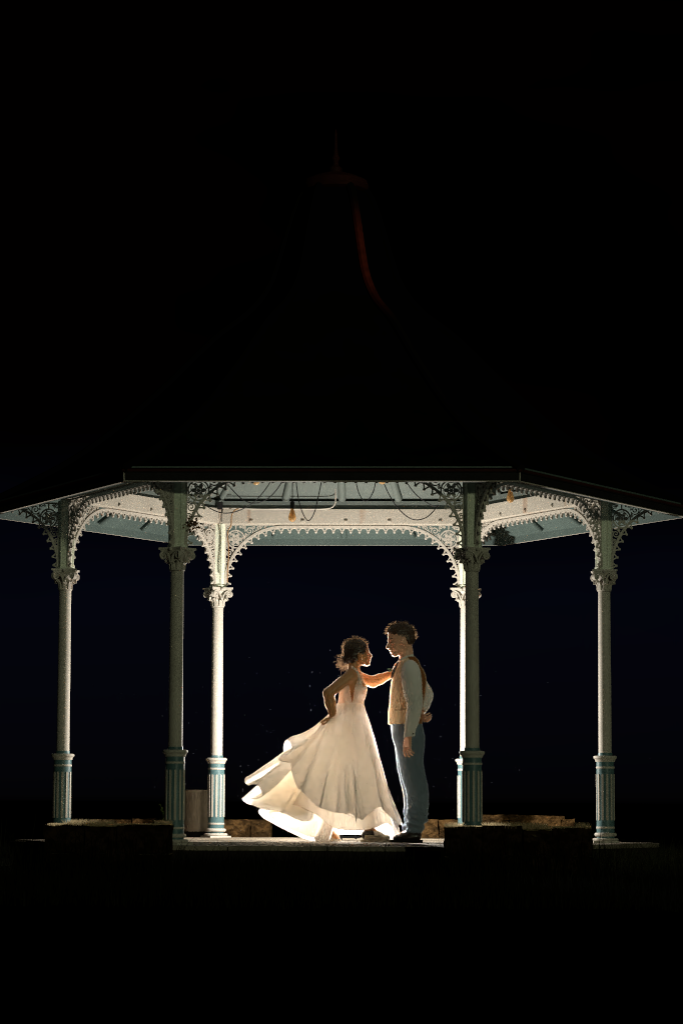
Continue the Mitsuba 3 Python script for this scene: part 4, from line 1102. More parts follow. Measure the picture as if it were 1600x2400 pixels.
# shirt: collar, sleeves; waistcoat; tie
trunk = [(1540.5, 951, 971), (1546, 943, 977.5), (1552, 936.5, 981), (1560, 932, 984), (1575, 925.5, 993), (1590, 920, 997), (1605, 917, 997.5), (1632, 914.5, 994), (1655, 913, 990), (1672, 911, 988), (1697, 910.5, 988)]
ry = [0.070, 0.088, 0.125, 0.168, 0.195, 0.20, 0.195, 0.178, 0.165, 0.162, 0.165]
vd = lambda t, a, v: 0.004 * (meshkit.fbm(np.stack([t * 9, np.cos(a) * 1.5, np.sin(a) * 1.5], -1), 3, 5) - 0.5) + 0.005 * np.exp(-((t - 0.74) / 0.07) ** 2) * (meshkit.noise(np.stack([np.cos(a) * 5, np.sin(a) * 5, t * 9], -1), 8) - 0.7)
vm = loft(rings_px(trunk, YG, ry, 0.0), 110, 96, True, 2.35, vd)
ctr = vm.triangles_center
px, py = measured(ctr)
backside = px > np.interp(py, [1540, 1552, 1575, 1600, 1640, 1700], [955, 962, 984, 986, 980, 976])
for nm, sel, mt, lab in (('waistcoat_front', ~backside, VEST, None), ('waistcoat_back', backside, VBACK, 'brown satin back of the waistcoat')):
    m = vm.submesh([np.where(sel)[0]], append=True, repair=False); q = part(gr, nm, ply(m, mt, 60), lab); part(q, 'nap', ply(nap(m, 13, 0.0085, 0.0008, 2), FWO, False), kind='stuff')
front = lambda px_, py_, off=0.0: at(px_, py_, YG) + np.array([0, -np.interp(py_, [r_[0] for r_ in trunk], ry) * max(0.02, 1 - abs((px_ - np.interp(py_, [r_[0] for r_ in trunk], [(r_[1] + r_[2]) / 2 for r_ in trunk])) / np.interp(py_, [r_[0] for r_ in trunk], [(r_[2] - r_[1]) / 2 for r_ in trunk])) ** 2.35) ** (1 / 2.35) - off, 0])
onvest = lambda rows, n=30: spline([at(a_, b_, front(a_, b_, 0.004)[1]) for a_, b_ in rows], n)
part(gr, 'lapel_seam', ply(tube(onvest([(956, 1550), (944, 1563), (934, 1580), (926, 1600), (921, 1622), (919.5, 1634)]), 0.0022, 5), 'dark_thread', 40))
part(gr, 'pocket_welt', ply(tube(onvest([(925, 1664), (938, 1664.5), (950, 1664)], 12), 0.0018, 5), 'dark_thread', 40))
part(gr, 'armhole_edge', ply(tube(onvest([(950, 1557), (943, 1572), (940, 1588), (942.5, 1604), (951, 1619), (962, 1628)]), 0.0038, 6), 'dark_thread', 40))  # dark tube stands in for shade in the armhole gap
for a_, b_ in ((918, 1665), (916.5, 1687), (913.3, 1687), (919.5, 1641)):
    part(gr, 'button', ply(ball(at(a_, b_, front(a_, b_, 0.003)[1]), 0.0045), 'dark_thread', 40))
# collar band, tilted down to the front
col = loft([(*w_(953, 1556), 0.070, 0.066, 0.45, 0), (*w_(951.5, 1548), 0.065, 0.062, 0.50, 0), (*w_(950, 1538.5), 0.0590, 0.058, 0.54, 0)], 14, 56, False, 2.1)
co2 = loft([(*w_(950, 1539), 0.0570, 0.055, 0.54, 0), (*w_(951.5, 1554), 0.063, 0.059, 0.48, 0)], 10, 56, False, 2.1)
cw = cat([tube(spline([w_(935, 1556, -0.02), w_(938, 1562, -0.045), w_(947, 1558, -0.066), w_(958, 1549, -0.072)], 14), [0.003] * 14, 6)])
part(gr, 'shirt_collar', ply(cat([col, co2, cw]), SHIRT, 50))
bib = loft([(*w_(944, 1575), 0.060, 0.09), (*w_(947, 1560), 0.062, 0.085), (*w_(950, 1550), 0.058, 0.06)], 14, 40, True, 2.2)
part(gr, 'shirt_front', ply(bib, SHIRT, 50))
tie = cat([tube(spline([w_(935, 1552, -0.02), w_(933, 1556, -0.025), w_(930, 1560, -0.03)], 6), [0.012, 0.017, 0.011], 10) if False else tube([w_(936, 1552, -0.02), w_(933.5, 1556, -0.022), w_(930.5, 1561, -0.024)], [0.010, 0.017, 0.010], 10, 1.2),
           tube([w_(930.5, 1560, -0.024), w_(927, 1567, -0.024), w_(922.5, 1577, -0.022), w_(920, 1590, -0.01)], [0.010, 0.017, 0.020, 0.018], 10, 1.6)])
part(gr, 'tie', ply(tie, 'tie_silk', 50))
sl = lambda seed: (lambda t, a: wr(t, a, seed, 11, 1.6, 0.0035) * np.interp(t, [0, 0.15, 0.45, 0.6, 0.85, 1], [0.3, 0.5, 1.0, 1.5, 1.2, 0.4]))
slv = cloth_tube([w_(961, 1555, -0.145), w_(961.5, 1566, -0.185), w_(963.5, 1590, -0.215), w_(967, 1622, -0.230), w_(971, 1652, -0.240), w_(967.5, 1680, -0.246), w_(961.5, 1704, -0.25), w_(959, 1711, -0.25)],
                 [0.030, 0.068, 0.079, 0.073, 0.060, 0.054, 0.046, 0.044], 130, 48, sl(3))
q = part(gr, 'sleeve', ply(slv, SHIRT, 60)); part(q, 'nap', ply(nap(slv, 13, 0.008, 0.0008, 3), FCO, False), kind='stuff')
cuff = loft([(*w_(958.3, 1727.5, -0.25), 0.047, 0.037, 0.16, 0), (*w_(959.8, 1716, -0.25), 0.047, 0.037, 0.2, 0), (*w_(961.3, 1706, -0.25), 0.0455, 0.037, 0.2, 0)], 12, 40, False, 2.1)
cf = part(gr, 'cuff', ply(cuff, SHIRT, 50))
part(cf, 'cufflink', ply(box(-0.006, 0.006, -0.004, 0.004, -0.006, 0.006).apply_translation(w_(967.5, 1720.5, -0.287)), 'shoe_leather', False))
slf = cloth_tube([w_(962, 1560, 0.12), w_(965, 1572, 0.16), w_(976, 1592, 0.19), w_(991, 1614, 0.21), w_(999.5, 1628, 0.20), w_(995, 1644, 0.14), w_(986, 1664, 0.05)], [0.035, 0.060, 0.058, 0.052, 0.048, 0.048, 0.040], 110, 44, sl(9))
q = part(gr, 'sleeve', ply(slf, SHIRT, 60)); part(q, 'nap', ply(nap(slf, 13, 0.008, 0.0008, 4), FCO, False), kind='stuff')
part(gr, 'wedding_ring', ply(trimesh.creation.torus(0.0095, 0.0018, major_sections=20, minor_sections=8).apply_translation(w_(951.2, 1750.5, -0.262)), 'silver', True))
# trousers: near leg and far leg
nl = [(1690, 913, 986), (1702, 919, 989), (1728, 919.5, 994), (1742, 924, 994), (1757, 929, 993), (1775, 932, 991), (1800, 937, 992), (1830, 944, 998), (1857, 953, 1001.5), (1878, 956, 1001.5), (1902, 955, 1000), (1920, 956, 998), (1934, 954, 992), (1946, 953, 989), (1952, 953, 988)]
nr = [0.150, 0.150, 0.13, 0.115, 0.105, 0.10, 0.095, 0.09, 0.088, 0.085, 0.080, 0.078, 0.075, 0.07, 0.07]
ny = [YG, YG, YG - 0.03, YG - 0.05, YG - 0.06, YG - 0.07] + [YG - 0.09] * 9
bunch = lambda k: (lambda t, a, v: wr(t, a, k, 17, 1.1, 0.0048) * np.interp(t, [0, 0.2, 0.55, 0.75, 0.85, 1], [0.15, 0.25, 0.5, 1.7, 2.4, 1.3]) + 0.008 * np.sin(t * 95 + 2.2 * np.sin(a + k)) * np.clip((t - 0.80) / 0.1, 0, 1))
lm = loft(rings_px(nl, ny, nr), 170, 72, True, 2.2, bunch(4))
q = part(gr, 'trouser_leg', ply(lm, TROU, 60)); part(q, 'nap', ply(nap(lm, 7, 0.008, 0.0008, 5), FTR, False), kind='stuff')
fl_ = [(1695, 916, 980), (1720, 918.5, 985), (1740, 924.5, 982), (1757, 927, 978), (1793, 931, 976), (1827, 937.5, 978), (1851, 945, 985), (1863, 947, 988), (1885, 950, 988), (1907, 948.5, 986), (1922, 951, 984), (1940, 946, 978), (1948, 944, 976)]
lm = loft(rings_px(fl_, YG + 0.07, [0.12, 0.11, 0.10, 0.095, 0.09, 0.085, 0.08, 0.08, 0.078, 0.075, 0.07, 0.068, 0.068]), 170, 72, True, 2.2, bunch(7))
q = part(gr, 'trouser_leg', ply(lm, TROU, 60)); part(q, 'nap', ply(nap(lm, 7, 0.008, 0.0008, 6), FTR, False), kind='stuff')
for hx, tx, yy in ((989, 917, -0.10), (978, 930, 0.07)):
    h0, t0 = at(hx, 1974, YG + yy), at(tx, 1974, YG + yy - 0.01); h0[2] = t0[2] = FLOOR + 0.002
    up, so = shoe(h0, t0, 0.085, 0.095, 0.020)
    k_ = part(gr, 'shoe', ply(up, 'shoe_leather', 60)); part(k_, 'sole', ply(so, BLACK, 40))
# boutonniere on the far lapel
bt = []
g = np.random.default_rng(12)
for k in range(9):
    a_ = w_(919 - g.uniform(0, 3), 1574 - g.uniform(0, 3), 0.06); b_ = w_(908 + g.uniform(-3, 6), 1570 + g.uniform(-4, 6), 0.05)
    bt.append(tube(spline([a_, (a_ + b_) / 2 + g.normal(0, 0.004, 3), b_], 6), [0.001, 0.004, 0.006, 0.006, 0.004, 0.001], 5, 0.35))
scene['eucalyptus'] = {'type': 'principledthin', 'base_color': {'type': 'rgb', 'value': [0.16, 0.27, 0.22]}, 'roughness': 0.6, 'diff_trans': 0.8}
bk = thing('boutonniere', 'small grey green sprig pinned to the far lapel of the tan waistcoat', 'flower'); scene[bk] = ply(cat(bt), 'eucalyptus', 40)

# ------------------------------------------------------------------ the bride
br = thing('person', 'woman with pinned up dark hair in a white wedding dress, holding its skirt', 'person')
YB = -0.36
b_ = lambda px, py, dy=0.0: at(px, py, YB + dy)
lo = np.array([b_(745, 1980)[0], YB - 0.30, FLOOR - 0.02]); hi = np.array([b_(952, 1980)[0], YB + 0.34, b_(0, 1482)[2]])
S = Field(lo, hi, 0.0042)
FB = basis((1.0, 0.30, 0.16))
hcb = b_(838.5, 1532.5, 0.0)
PB_ = head(S, hcb, FB, 0.92, False)
S.cap(b_(829, 1545), b_(829, 1580), 0.043, 0.047, 0.025)
shn, eln, wrn = b_(822, 1584, -0.125), b_(769.5, 1625.5, -0.175), b_(781, 1680, -0.135)
shf, elf, wrf = b_(836, 1588, 0.12), b_(873, 1598.5, 0.17), b_(919, 1579.5, 0.16)
S.cap(b_(826, 1581, -0.10), b_(834, 1584, 0.10), 0.042, 0.042, 0.035)
S.cap(b_(826, 1600), b_(822, 1640), 0.074, 0.062, 0.05); S.cap(b_(826, 1598, -0.05), b_(826, 1598, 0.05), 0.072, 0.072, 0.05)
S.cap(b_(822, 1640), b_(819, 1665), 0.062, 0.062, 0.05)
S.cap(b_(819, 1665), b_(817, 1690), 0.062, 0.07, 0.04); S.cap(b_(817, 1692, -0.05), b_(817, 1692, 0.05), 0.072, 0.072, 0.05)
for s in (-1, 1): S.ell(b_(843, 1610, s * 0.055), (0.046, 0.046, 0.046), None, 0.03)
S.cap(shn, eln, 0.046, 0.040, 0.03); S.cap(eln, b_(774, 1648, -0.155), 0.038, 0.040, 0.02); S.cap(b_(774, 1648, -0.155), wrn, 0.040, 0.028, 0.02)
S.cap(shf, elf, 0.048, 0.041, 0.03); S.cap(elf, b_(890, 1592, 0.17), 0.040, 0.038, 0.02); S.cap(b_(890, 1592, 0.17), wrf, 0.038, 0.026, 0.02)
hand(S, wrn + np.array([-0.004, 0, -0.010]), b_(769, 1699, -0.15) - wrn, (-0.7, 0.7, 0.3), (-0.8, -0.5, 0.3), 0.84, (55, 70, 50), 0.06, 0.55)
hand(S, wrf + np.array([0.012, 0, 0.002]), b_(945, 1566, 0.16) - wrf, (0.3, -1, 0.2), (0.0, -0.2, 1), 0.86, (8, 12, 10))
kn, an = b_(858, 1835, -0.06), b_(862, 1940, -0.06)
S.cap(b_(820, 1705, -0.06), kn, 0.066, 0.046, 0.04); S.cap(kn, an, 0.050, 0.034, 0.03); S.cap(an, b_(892, 1966, -0.06), 0.032, 0.024, 0.02)
kf, af = b_(800, 1840, 0.13), b_(764, 1940, 0.23)
S.cap(b_(814, 1705, 0.06), kf, 0.066, 0.046, 0.04); S.cap(kf, af, 0.050, 0.034, 0.03); S.cap(af, b_(788, 1966, 0.24), 0.032, 0.024, 0.02)
bodym = S.mesh(5)
bb_ = part(br, 'body', ply(bodym, SKB, True))
part(bb_, 'down', ply(nap(bodym, 18, 0.0085, 0.00075, 7), FSK, False), kind='stuff')
for s in (-1, 1):
    part(br, 'eyebrow', ply(tube(spline([PB_(0.089, s * 0.012, 0.021), PB_(0.086, s * 0.032, 0.026), PB_(0.072, s * 0.050, 0.020)], 8), 0.003, 6), HB, 40))
    part(br, 'eyelash', ply(tube(spline([PB_(0.0875, s * 0.019, -0.0065), PB_(0.0915, s * 0.031, -0.0065), PB_(0.082, s * 0.043, -0.0085)], 8), 0.0022, 5), HB, 40))


def bhair(H):
    k = 0.92
    H.ell(PB_(-0.016, 0, 0.042), np.array((0.108, 0.088, 0.094)) * k, FB, 0.01)
    H.ell(PB_(-0.050, 0, -0.010), np.array((0.075, 0.082, 0.075)) * k, FB, 0.02)
    H.ell(PB_(0.012, -0.03, 0.03), np.array((0.075, 0.062, 0.066)) * k, FB, 0.02)
    H.ell(PB_(0.118, 0, -0.045), np.array((0.078, 0.15, 0.125)) * k, FB, 0.012, True)
    H.ell(PB_(0.060, 0, -0.075), np.array((0.062, 0.15, 0.072)) * k, FB, 0.012, True)
    H.ell(PB_(0.0, 0, -0.115), np.array((0.10, 0.12, 0.055)) * k, FB, 0.01, True)
    H.cap(PB_(-0.002, -0.12, -0.024), PB_(-0.002, 0.12, -0.024), 0.024 * k, 0.024 * k, 0.008, True)


hm = hair_shell(PB_, FB, 1.0, bhair, pad=0.17)
n_ = hm.vertex_normals
hm.vertices = hm.vertices + n_ * ((meshkit.fbm(((hm.vertices - hcb) @ FB.T) * np.array([30, 90, 90]), 3, 2) - 0.5) * 0.010)[:, None]
hk = part(br, 'hair', ply(hm, HB, True))
bunc = b_(812, 1546, 0.00)
Hb = Field(bunc - 0.08, bunc + 0.08, 0.004)
g = np.random.default_rng(21)
for k in range(16):
    a_ = g.uniform(0, 6.28); ax = g.normal(size=3); ax /= np.linalg.norm(ax); u_ = np.cross(ax, [0.3, 0.9, 0.2]); u_ /= np.linalg.norm(u_); v_ = np.cross(ax, u_)
    for q in range(5):
        A_ = bunc + ax * 0.012 * g.uniform(-1, 1) + 0.026 * (u_ * math.cos(a_ + q * 0.6) + v_ * math.sin(a_ + q * 0.6)); B_ = bunc + 0.026 * (u_ * math.cos(a_ + q * 0.6 + 0.6) + v_ * math.sin(a_ + q * 0.6 + 0.6))
        Hb.cap(A_, B_, 0.010, 0.010, 0.006)
Hb.ell(bunc, (0.028, 0.028, 0.026), None, 0.01)
part(hk, 'bun', ply(Hb.mesh(2), HB, True))
# loose curls behind the neck and flyaway hair, coloured pale for the backlight glow
ro, di, le = [], [], []
for k in range(95):
    ro.append(b_(*((807, 1550) + g.normal(0, 1, 2) * (4, 7)), 0.04 + g.uniform(-0.05, 0.05))); di.append(np.array([-0.75, g.uniform(-0.3, 0.3), g.uniform(-1.4, 0.25)]) + g.normal(0, 0.25, 3)); le.append(g.uniform(0.03, 0.075))
for k in range(45):
    ro.append(b_(*((820, 1553) + g.normal(0, 1, 2) * (6, 2)), 0.03 + g.uniform(-0.05, 0.05))); di.append(np.array([-0.3, g.uniform(-0.3, 0.3), -1.0]) + g.normal(0, 0.3, 3)); le.append(g.uniform(0.03, 0.06))
s1 = strands(ro, di, le, 31, 0.0016, 0.5, 9)
part(hk, 'loose_curls', ply(s1, HB + '_strand', 40), 'loose curls coloured pale for the glow of the flash behind', 'stuff')
rel = (hm.vertices - PB_(0, 0, 0.03)) @ FB.T
pick = g.choice(np.where((rel[:, 2] > 0.02) & (rel[:, 0] < 0.045))[0], 240)
part(hk, 'strands', ply(strands(hm.vertices[pick], n_[pick] * 0.8 + g.normal(0, 0.5, (240, 3)) - FB[0] * 0.9, g.uniform(0.010, 0.034, 240), 5, 0.0010, 0.6, 6), HB + '_strand', 40), kind='stuff')
cand = np.where((rel[:, 2] > -0.03) & (n_[:, 1] > -0.35))[0]
pick = g.choice(cand, 700)
part(hk, 'flyaway', ply(strands(hm.vertices[pick] - n_[pick] * 0.002, n_[pick] + g.normal(0, 0.45, (700, 3)), g.uniform(0.010, 0.034, 700), 15, 0.0010, 0.6, 6), 'lit_hair', 40), kind='stuff')
part(br, 'earring', ply(cat([ball(PB_(0.006, -0.086, -0.044), 0.004), ball(PB_(0.006, -0.086, -0.056), 0.0055)]), 'silver', True))
bg = trimesh.creation.torus(0.0395, 0.0028, major_sections=32, minor_sections=8); bg.vertices = bg.vertices @ basis((0.9, 0.2, 0.15)).T if False else bg.vertices
bg.apply_transform(trimesh.transformations.rotation_matrix(math.radians(14), (0, 1, 0))); bg.apply_translation(b_(780, 1686, -0.139))
part(br, 'bracelet', ply(bg, 'silver', True))
scene['ink'] = {'type': 'diffuse', 'reflectance': {'type': 'rgb', 'value': [0.09, 0.05, 0.03]}}
tt = [tube(spline([b_(a1, c1, 0.1325) for a1, c1 in rows], 8), 0.0013, 4) for rows in ([(887, 1590), (889, 1588.5), (891, 1591), (889.5, 1595)], [(886.5, 1593.5), (889.5, 1593), (893.5, 1592.2)])]
part(br, 'tattoo', ply(cat(tt), 'ink', 40))

# bodice: a loft cut along the neckline and the open side
bod = [(1562, 818, 840), (1570, 813, 842), (1582, 807.5, 846), (1594, 802, 851), (1605, 798, 857), (1616, 795.5, 861), (1630, 793.5, 858), (1643, 792, 853.5), (1656, 789.5, 852), (1668, 787, 853.5), (1676, 785, 856)]
bry = [0.13, 0.135, 0.138, 0.135, 0.132, 0.130, 0.120, 0.112, 0.108, 0.112, 0.12]
bd = lambda t, a, v: 0.003 * (meshkit.fbm(np.stack([t * 22, np.cos(a) * 2, np.sin(a) * 2], -1), 3, 15) - 0.5) * np.clip((t - 0.4) * 4, 0, 1)
bm = loft(rings_px(bod, YB, bry), 200, 200, False, 2.15, bd)
px, py = measured(bm.triangles_center)
frontp = [(822, 1558), (829, 1564), (833, 1568), (838, 1574), (845, 1583), (853, 1594), (868, 1604), (872, 1620), (868, 1690), (826, 1690), (825.5, 1650), (829, 1630), (833.5, 1606), (838.5, 1594), (836, 1579), (829, 1569), (822, 1564)]
backp = [(780, 1626), (790, 1620), (803, 1612.5), (816.5, 1607), (819, 1616), (822, 1636), (825.5, 1650), (826, 1690), (770, 1690)]
keepf = in_poly(px, py, frontp) | in_poly(px, py, backp)
strap = on_surface(bodym, [(824, 1565), (830, 1567), (835, 1572), (838.5, 1579), (841, 1588), (843, 1597), (843, 1604)], 0.001)
dr_ = part(br, 'dress', None, 'white satin wedding dress')
part(dr_, 'bodice', ply(bm.submesh([np.where(keepf)[0]], append=True, repair=False), BODICE, 60))
part(dr_, 'strap', ply(tube(spline(strap, 24), np.linspace(0.007, 0.013, 24), 10), BODICE, 50))
part(dr_, 'seam_trim', ply(cat([tube(spline([at(a1, c1, YB - d1) for a1, c1, d1 in rows], 40), 0.0024, 6) for rows in ([(829, 1566, 0.136), (836, 1579, 0.134), (838.5, 1594, 0.122), (833.5, 1606, 0.130), (829, 1630, 0.118), (825, 1649, 0.113)], [(796, 1621, 0.05), (803, 1612.5, 0.10), (816.5, 1607, 0.130), (819, 1616, 0.129), (822, 1636, 0.117), (825, 1649, 0.113)])]), SATIN, 50))

# skirt: one closed sheet from the waist to a rim that turns back on itself in folds
# rim knots: px, py, depth, waist angle, bulge px, bulge py, bulge depth
KN = [(941, 1966, -0.30, 2, 0, -9, 0.0), (928, 1938, -0.47, 10, -3, -4, -0.03), (911, 1912, -0.60, 22, -2, 0, -0.06), (897, 1904, -0.68, 32, 0, 0, -0.08), (881, 1899, -0.74, 42, 0, 0, -0.09), (860, 1909, -0.80, 53, 0, 0, -0.09), (838, 1919, -0.84, 63, 0, 0, -0.09), (818, 1911, -0.83, 73, 0, 0, -0.09),
      (795, 1905, -0.82, 83, 0, 0, -0.09), (762, 1895, -0.80, 96, 0, 0, -0.09), (738, 1882, -0.78, 106, 0, 0, -0.08), (715, 1861, -0.75, 116, 0, 3, -0.07), (696, 1838, -0.72, 125, 0, 4, -0.06), (687, 1815, -0.69, 133, 2, 6, -0.05), (683, 1800, -0.67, 139, 3, 7, -0.05),
      (680, 1790, -0.65, 144, 5, 8, -0.04), (672, 1786, -0.62, 149, 6, 9, -0.04), (660, 1784, -0.59, 154, 7, 10, -0.03), (651, 1777, -0.54, 159, 8, 11, -0.02), (655, 1772, -0.50, 163, 8, 12, -0.02), (668, 1769, -0.52, 167, 8, 12, -0.02), (680, 1763, -0.54, 171, 8, 12, -0.02),
      (684, 1752, -0.53, 175, 8, 12, 0), (680, 1742, -0.49, 179, 8, 12, 0), (672, 1737, -0.43, 184, 8, 14, 0), (666, 1744, -0.36, 189, 8, 14, 0), (664, 1758, -0.29, 194, 8, 14, 0), (662, 1774, -0.24, 198, 8, 14, 0), (650, 1790, -0.20, 202, 6, 12, 0.02), (622, 1806, -0.15, 207, 5, 10, 0.03), (595, 1817, -0.17, 212, 5, 9, 0.03),
      (579, 1821, -0.24, 216, 4, 8, 0.03), (573, 1830, -0.32, 220, 3, 7, 0.02), (580, 1840, -0.39, 223, 3, 6, 0.02), (594, 1839, -0.43, 226, 3, 5, 0.0), (606, 1843, -0.45, 229, 3, 5, 0), (612, 1855, -0.42, 232, 3, 5, 0), (612, 1866, -0.36, 235, 3, 5, 0), (598, 1872, -0.28, 238, 3, 5, 0.02),
      (579, 1870, -0.18, 241, 2, 4, 0.04), (567, 1872, -0.10, 244, 2, 4, 0.04), (574, 1881, -0.14, 248, 2, 4, 0.04), (592, 1889, -0.24, 252, 2, 4, 0.03), (612, 1896, -0.31, 255, 2, 4, 0.02), (640, 1899, -0.37, 257, 1, 2, 0.0), (668, 1908, -0.42, 258.5, 0, 0, 0), (694, 1920, -0.46, 260, 0, 0, 0), (716, 1925, -0.49, 261, 0, 0, 0), (731, 1921, -0.47, 262, 0, 0, 0), (730, 1911, -0.38, 263, 0, 0, 0), (708, 1904, -0.22, 264, 0, 0, 0.02), (670, 1900, -0.12, 265, 1, 2, 0.03), (630, 1899, -0.04, 266, 2, 4, 0.05),
      (605, 1902, 0.0, 267, 2, 4, 0.06), (612, 1914, -0.01, 270, 2, 4, 0.06), (630, 1926, -0.04, 273, 2, 4, 0.06), (654, 1939, -0.07, 277, 0, 2, 0.06), (682, 1953, -0.09, 281, 0, 0, 0.06), (712, 1967, -0.12, 285, 0, 0, 0.05), (730, 1972, -0.20, 288, 0, 0, 0.04), (752, 1974, -0.27, 291, 0, 0, 0.03), (768, 1973, -0.24, 295, 0, 0, 0.03), (774, 1962, -0.14, 299, 0, 0, 0.04),
      (790, 1957, -0.04, 305, 0, 0, 0.05), (820, 1957, -0.01, 315, 0, 0, 0.06), (852, 1958, -0.02, 325, 0, 0, 0.06), (885, 1962, -0.04, 335, 0, 0, 0.05), (912, 1968, -0.08, 345, 0, -3, 0.04), (932, 1971, -0.16, 354, 0, -6, 0.02)]


def sheet(KN, n_s, n_t, closed, top_py, top_c, top_rx, top_ry, seed, fold, tpow=1.0, t0=0.0, pleats=()):
    K = np.array(KN, float)
    C = ats(K[:, :3])
    if closed:
        Kc, Cc = np.vstack([K, K[:1]]), np.vstack([C, C[:1]]); Kc[-1, 3] += 360
    else: Kc, Cc = K, C
    s = np.r_[0, np.cumsum(np.linalg.norm(np.diff(Cc, axis=0), axis=1))]
    u = np.linspace(0, s[-1], n_s, endpoint=not closed)
    if closed:
        c3 = CubicSpline(s, Cc, bc_type='periodic')(u)
    else: c3 = PchipInterpolator(s, Cc)(u)
    al = np.radians(PchipInterpolator(s, Kc[:, 3])(u))
    bul = np.stack([np.interp(u, s, Kc[:, k]) for k in (4, 5, 6)], 1)
    if closed:
        for k in range(3): bul[:, k] = np.convolve(np.r_[bul[-4:, k], bul[:, k], bul[:4, k]], np.ones(9) / 9, 'valid')
    cx, cz, cy = top_c
    W = np.stack([cx + top_rx * np.cos(al), cy - top_ry * np.sin(al), np.full_like(al, cz) + 0.012 * np.sin(al)], 1)
    px_m = 1 / 281.4
    Q = (W + c3) / 2 + np.stack([bul[:, 0] * px_m, bul[:, 2], -bul[:, 1] * px_m], 1) * 2
    t = np.linspace(t0, 1, n_t) ** tpow
    tt_ = t[None, :, None]
    v = (1 - tt_) ** 2 * W[:, None] + 2 * tt_ * (1 - tt_) * Q[:, None] + tt_ ** 2 * c3[:, None]
    # soft folds that run with the ribs and die out at the waist
    dv = np.gradient(v, axis=0); du = np.gradient(v, axis=1)
    nn = np.cross(dv, du); nn /= np.linalg.norm(nn, axis=-1, keepdims=True) + 1e-9
    ss = u / s[-1] * 10
    p = np.stack([np.broadcast_to(ss[:, None] * 1.9, v.shape[:2]), np.broadcast_to(t[None] * 1.3, v.shape[:2]), np.full(v.shape[:2], seed * 3.3)], -1)
    rid = lambda q, sd: 1 - 2 * np.abs(2 * meshkit.noise(q, sd) - 1) ** 0.8
    wv = (meshkit.noise(p, seed) - 0.5) + 0.35 * (meshkit.noise(p * np.array([2.3, 2.0, 1]) + 9, seed + 1) - 0.5) + 0.16 * rid(p * np.array([2.6, 0.9, 1]) + np.stack([0.9 * p[..., 1], 0 * p[..., 1], 0 * p[..., 1]], -1), seed + 5)
    if closed:
        e = np.minimum(np.arange(n_s), np.arange(n_s)[::-1]) / 14.0
        wv = wv * np.clip(e, 0, 1)[:, None]
    v = v + nn * (wv * fold * (t ** 0.8) * np.clip((1 - t) * 5 + 0.35, 0, 1))[..., None]
    # pleats: at a rim point the sheet doubles back under itself, the more the nearer to the hem
    L_ = s[-1]
    for (pxx, pyy), w, am, ts in pleats:
        i0 = int(np.argmin(np.hypot(*(np.array(measured(c3)) - np.array([[pxx], [pyy]])))))
        dist = (u - u[i0] + L_ / 2) % L_ - L_ / 2 if closed else u - u[i0]
        e = np.exp(-(dist / w) ** 2)
        tang = np.gradient(v, axis=0); tang /= np.linalg.norm(tang, axis=-1, keepdims=True) + 1e-9
        gr_ = np.clip((t - ts) / (1 - ts), 0, 1) ** 1.1
        v = v - tang * ((dist / w * e * am * 2.2)[:, None] * gr_[None])[..., None] + nn * ((e * am * 0.9)[:, None] * gr_[None])[..., None] * PLS
    i, j = np.meshgrid(np.arange(n_s if closed else n_s - 1), np.arange(n_t - 1), indexing='ij')
    i2 = (i + 1) % n_s
    q = np.stack([i * n_t + j, i2 * n_t + j, i2 * n_t + j + 1, i * n_t + j + 1], -1).reshape(-1, 4)
    return trimesh.Trimesh(v.reshape(-1, 3), np.vstack([q[:, [0, 1, 2]], q[:, [0, 2, 3]]]), process=False), c3


PLS = 1.0
PLEATS = [((926, 1936), 0.08, 0.07, 0.05), ((886, 1900), 0.10, 0.07, 0.25), ((838, 1919), 0.11, 0.085, 0.2), ((796, 1905), 0.10, 0.06, 0.4), ((752, 1889), 0.12, 0.10, 0.25), ((706, 1850), 0.10, 0.075, 0.3), ((684, 1808), 0.07, 0.05, 0.3), ((655, 1905), 0.07, 0.05, 0.5)]
wc = b_(819.5, 1652)
top = (wc[0], wc[2], YB)
sk, rim3 = sheet(KN, 760, 120, True, 1652, top, 0.118, 0.114, 3, 0.085, pleats=PLEATS)
k_ = part(dr_, 'skirt', ply(sk, SATIN, True))
hemc = np.vstack([rim3, rim3[:1]])
scene['hem_thread'] = {'type': 'twosided', 'bsdf': {'type': 'diffuse', 'reflectance': {'type': 'rgb', 'value': [0.42, 0.34, 0.25]}}}
part(dr_, 'hem', ply(tube(hemc, 0.0013, 5), 'hem_thread', 50))
LN = [(925, 1950, -0.36, 12, 0, 0, 0), (905, 1930, -0.46, 30, 0, 0, -0.02), (880, 1940, -0.54, 45, 0, 0, -0.03), (850, 1946, -0.57, 60, 0, 0, -0.03), (818, 1946, -0.58, 75, 0, 0, -0.03), (790, 1943, -0.58, 88, 0, 0, -0.03), (770, 1933, -0.59, 98, 0, 0, -0.03), (756, 1921, -0.59, 106, 0, 0, -0.03), (740, 1909, -0.58, 114, 0, 0, -0.03), (718, 1898, -0.56, 124, 0, 0, -0.02), (700, 1890, -0.53, 134, 0, 0, 0), (687, 1887, -0.50, 142, 0, 0, 0)]
ln, lrim = sheet(LN, 200, 60, False, 1690, (b_(819, 1690)[0], b_(819, 1690)[2], YB), 0.105, 0.09, 8, 0.03)
lk = part(dr_, 'lining', ply(ln, LINING, True), 'cream lining below the skirt front')
part(lk, 'hem', ply(tube(lrim, 0.0015, 5), 'hem_thread', 50))
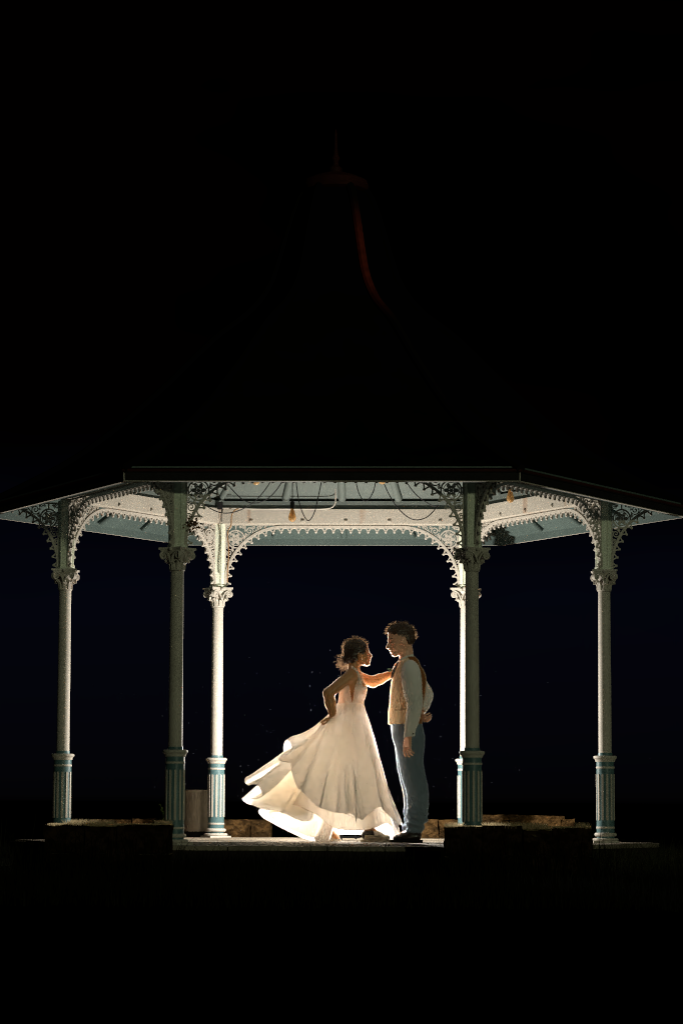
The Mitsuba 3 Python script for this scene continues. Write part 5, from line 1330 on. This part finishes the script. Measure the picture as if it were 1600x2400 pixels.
LN2 = [(650, 1800, -0.24, 203, 4, 8, 0.02), (606, 1823, -0.24, 212, 4, 8, 0.02), (594, 1834, -0.34, 222, 3, 6, 0.02), (618, 1852, -0.38, 233, 3, 5, 0), (596, 1876, -0.20, 244, 3, 5, 0.02), (616, 1889, -0.26, 254, 2, 4, 0.02), (655, 1897, -0.35, 258, 1, 2, 0), (698, 1914, -0.42, 261, 0, 0, 0), (720, 1914, -0.41, 263, 0, 0, 0), (690, 1902, -0.22, 265, 0, 0, 0.02), (628, 1906, -0.08, 268, 1, 2, 0.04), (646, 1924, -0.10, 274, 0, 0, 0.04), (692, 1948, -0.13, 282, 0, 0, 0.04), (734, 1962, -0.20, 289, 0, 0, 0.03), (764, 1964, -0.21, 296, 0, 0, 0.03)]
l2, l2rim = sheet(LN2, 360, 70, False, 1690, (b_(819, 1690)[0], b_(819, 1690)[2], YB), 0.108, 0.100, 11, 0.02)
lk = part(dr_, 'lining', ply(l2, LINING, True), 'cream lining inside the flying back of the skirt')
part(lk, 'hem', ply(tube(l2rim, 0.0014, 5), 'hem_thread', 50))
# her white trainers
for hx, tx, yy, lab in ((845.5, 917, -0.06, 'white trainer with a dark heel collar'), (738, 799, 0.24, None)):
    h0, t0 = at(hx, 1974, YB + yy), at(tx, 1974, YB + yy + 0.02); h0[2] = t0[2] = FLOOR + 0.002
    up, so = shoe(h0, t0, 0.092, 0.088, 0.022)
    k_ = part(br, 'trainer', ply(up, 'trainer_white', 60), lab); part(k_, 'sole', ply(so, 'trainer_white', 40))
    q = up.copy(); rel = q.triangles_center - h0; dd = (t0 - h0) / np.linalg.norm(t0 - h0); f_ = rel @ dd
    sel = ((f_ < 0.105) & (rel[:, 2] > 0.058)) | ((f_ < 0.028) & (rel[:, 2] > 0.03))
    q = q.submesh([np.where(sel)[0]], append=True, repair=False); q.vertices = q.vertices + q.vertex_normals * 0.0015
    part(k_, 'heel_collar', ply(q, 'shoe_leather', 60))
    sd = np.cross([0, 0, 1.0], dd)
    part(k_, 'laces', ply(cat([tube(spline([h0 + dd * (0.125 + 0.019 * i) + sd * s_ * 0.024 + (0, 0, 0.080 - 0.0085 * i) for s_ in (-1, -0.3, 0.3, 1)], 8) + np.array([[0, 0, z_] for z_ in (0, 0.006, 0.009, 0.011, 0.011, 0.009, 0.006, 0)]), 0.0028, 5) for i in range(5)]), 'trainer_white', 40))
# specks of mist drifting in the light
g = np.random.default_rng(44)
n = 520
c = np.stack([g.normal(0.0, 0.75, n), g.uniform(-1.2, 1.5, n), np.abs(g.normal(0.45, 0.5, n)) + 0.05], 1)
bb = trimesh.creation.icosphere(subdivisions=0)
rad = g.uniform(0.0010, 0.0027, n) 
v = (bb.vertices[None] * rad[:, None, None] + c[:, None]).reshape(-1, 3)
f = (bb.faces[None] + (np.arange(n) * len(bb.vertices))[:, None, None]).reshape(-1, 3)
taken.add('mist_drops'); labels['mist_drops'] = {'label': 'fine drops of mist drifting in the flash light around the couple', 'category': 'mist', 'kind': 'stuff'}
scene['drop_white'] = {'type': 'principledthin', 'base_color': {'type': 'rgb', 'value': [0.30, 0.31, 0.33]}, 'roughness': 0.5, 'diff_trans': 1.0}
scene['mist_drops'] = ply((v, f), 'drop_white', True)
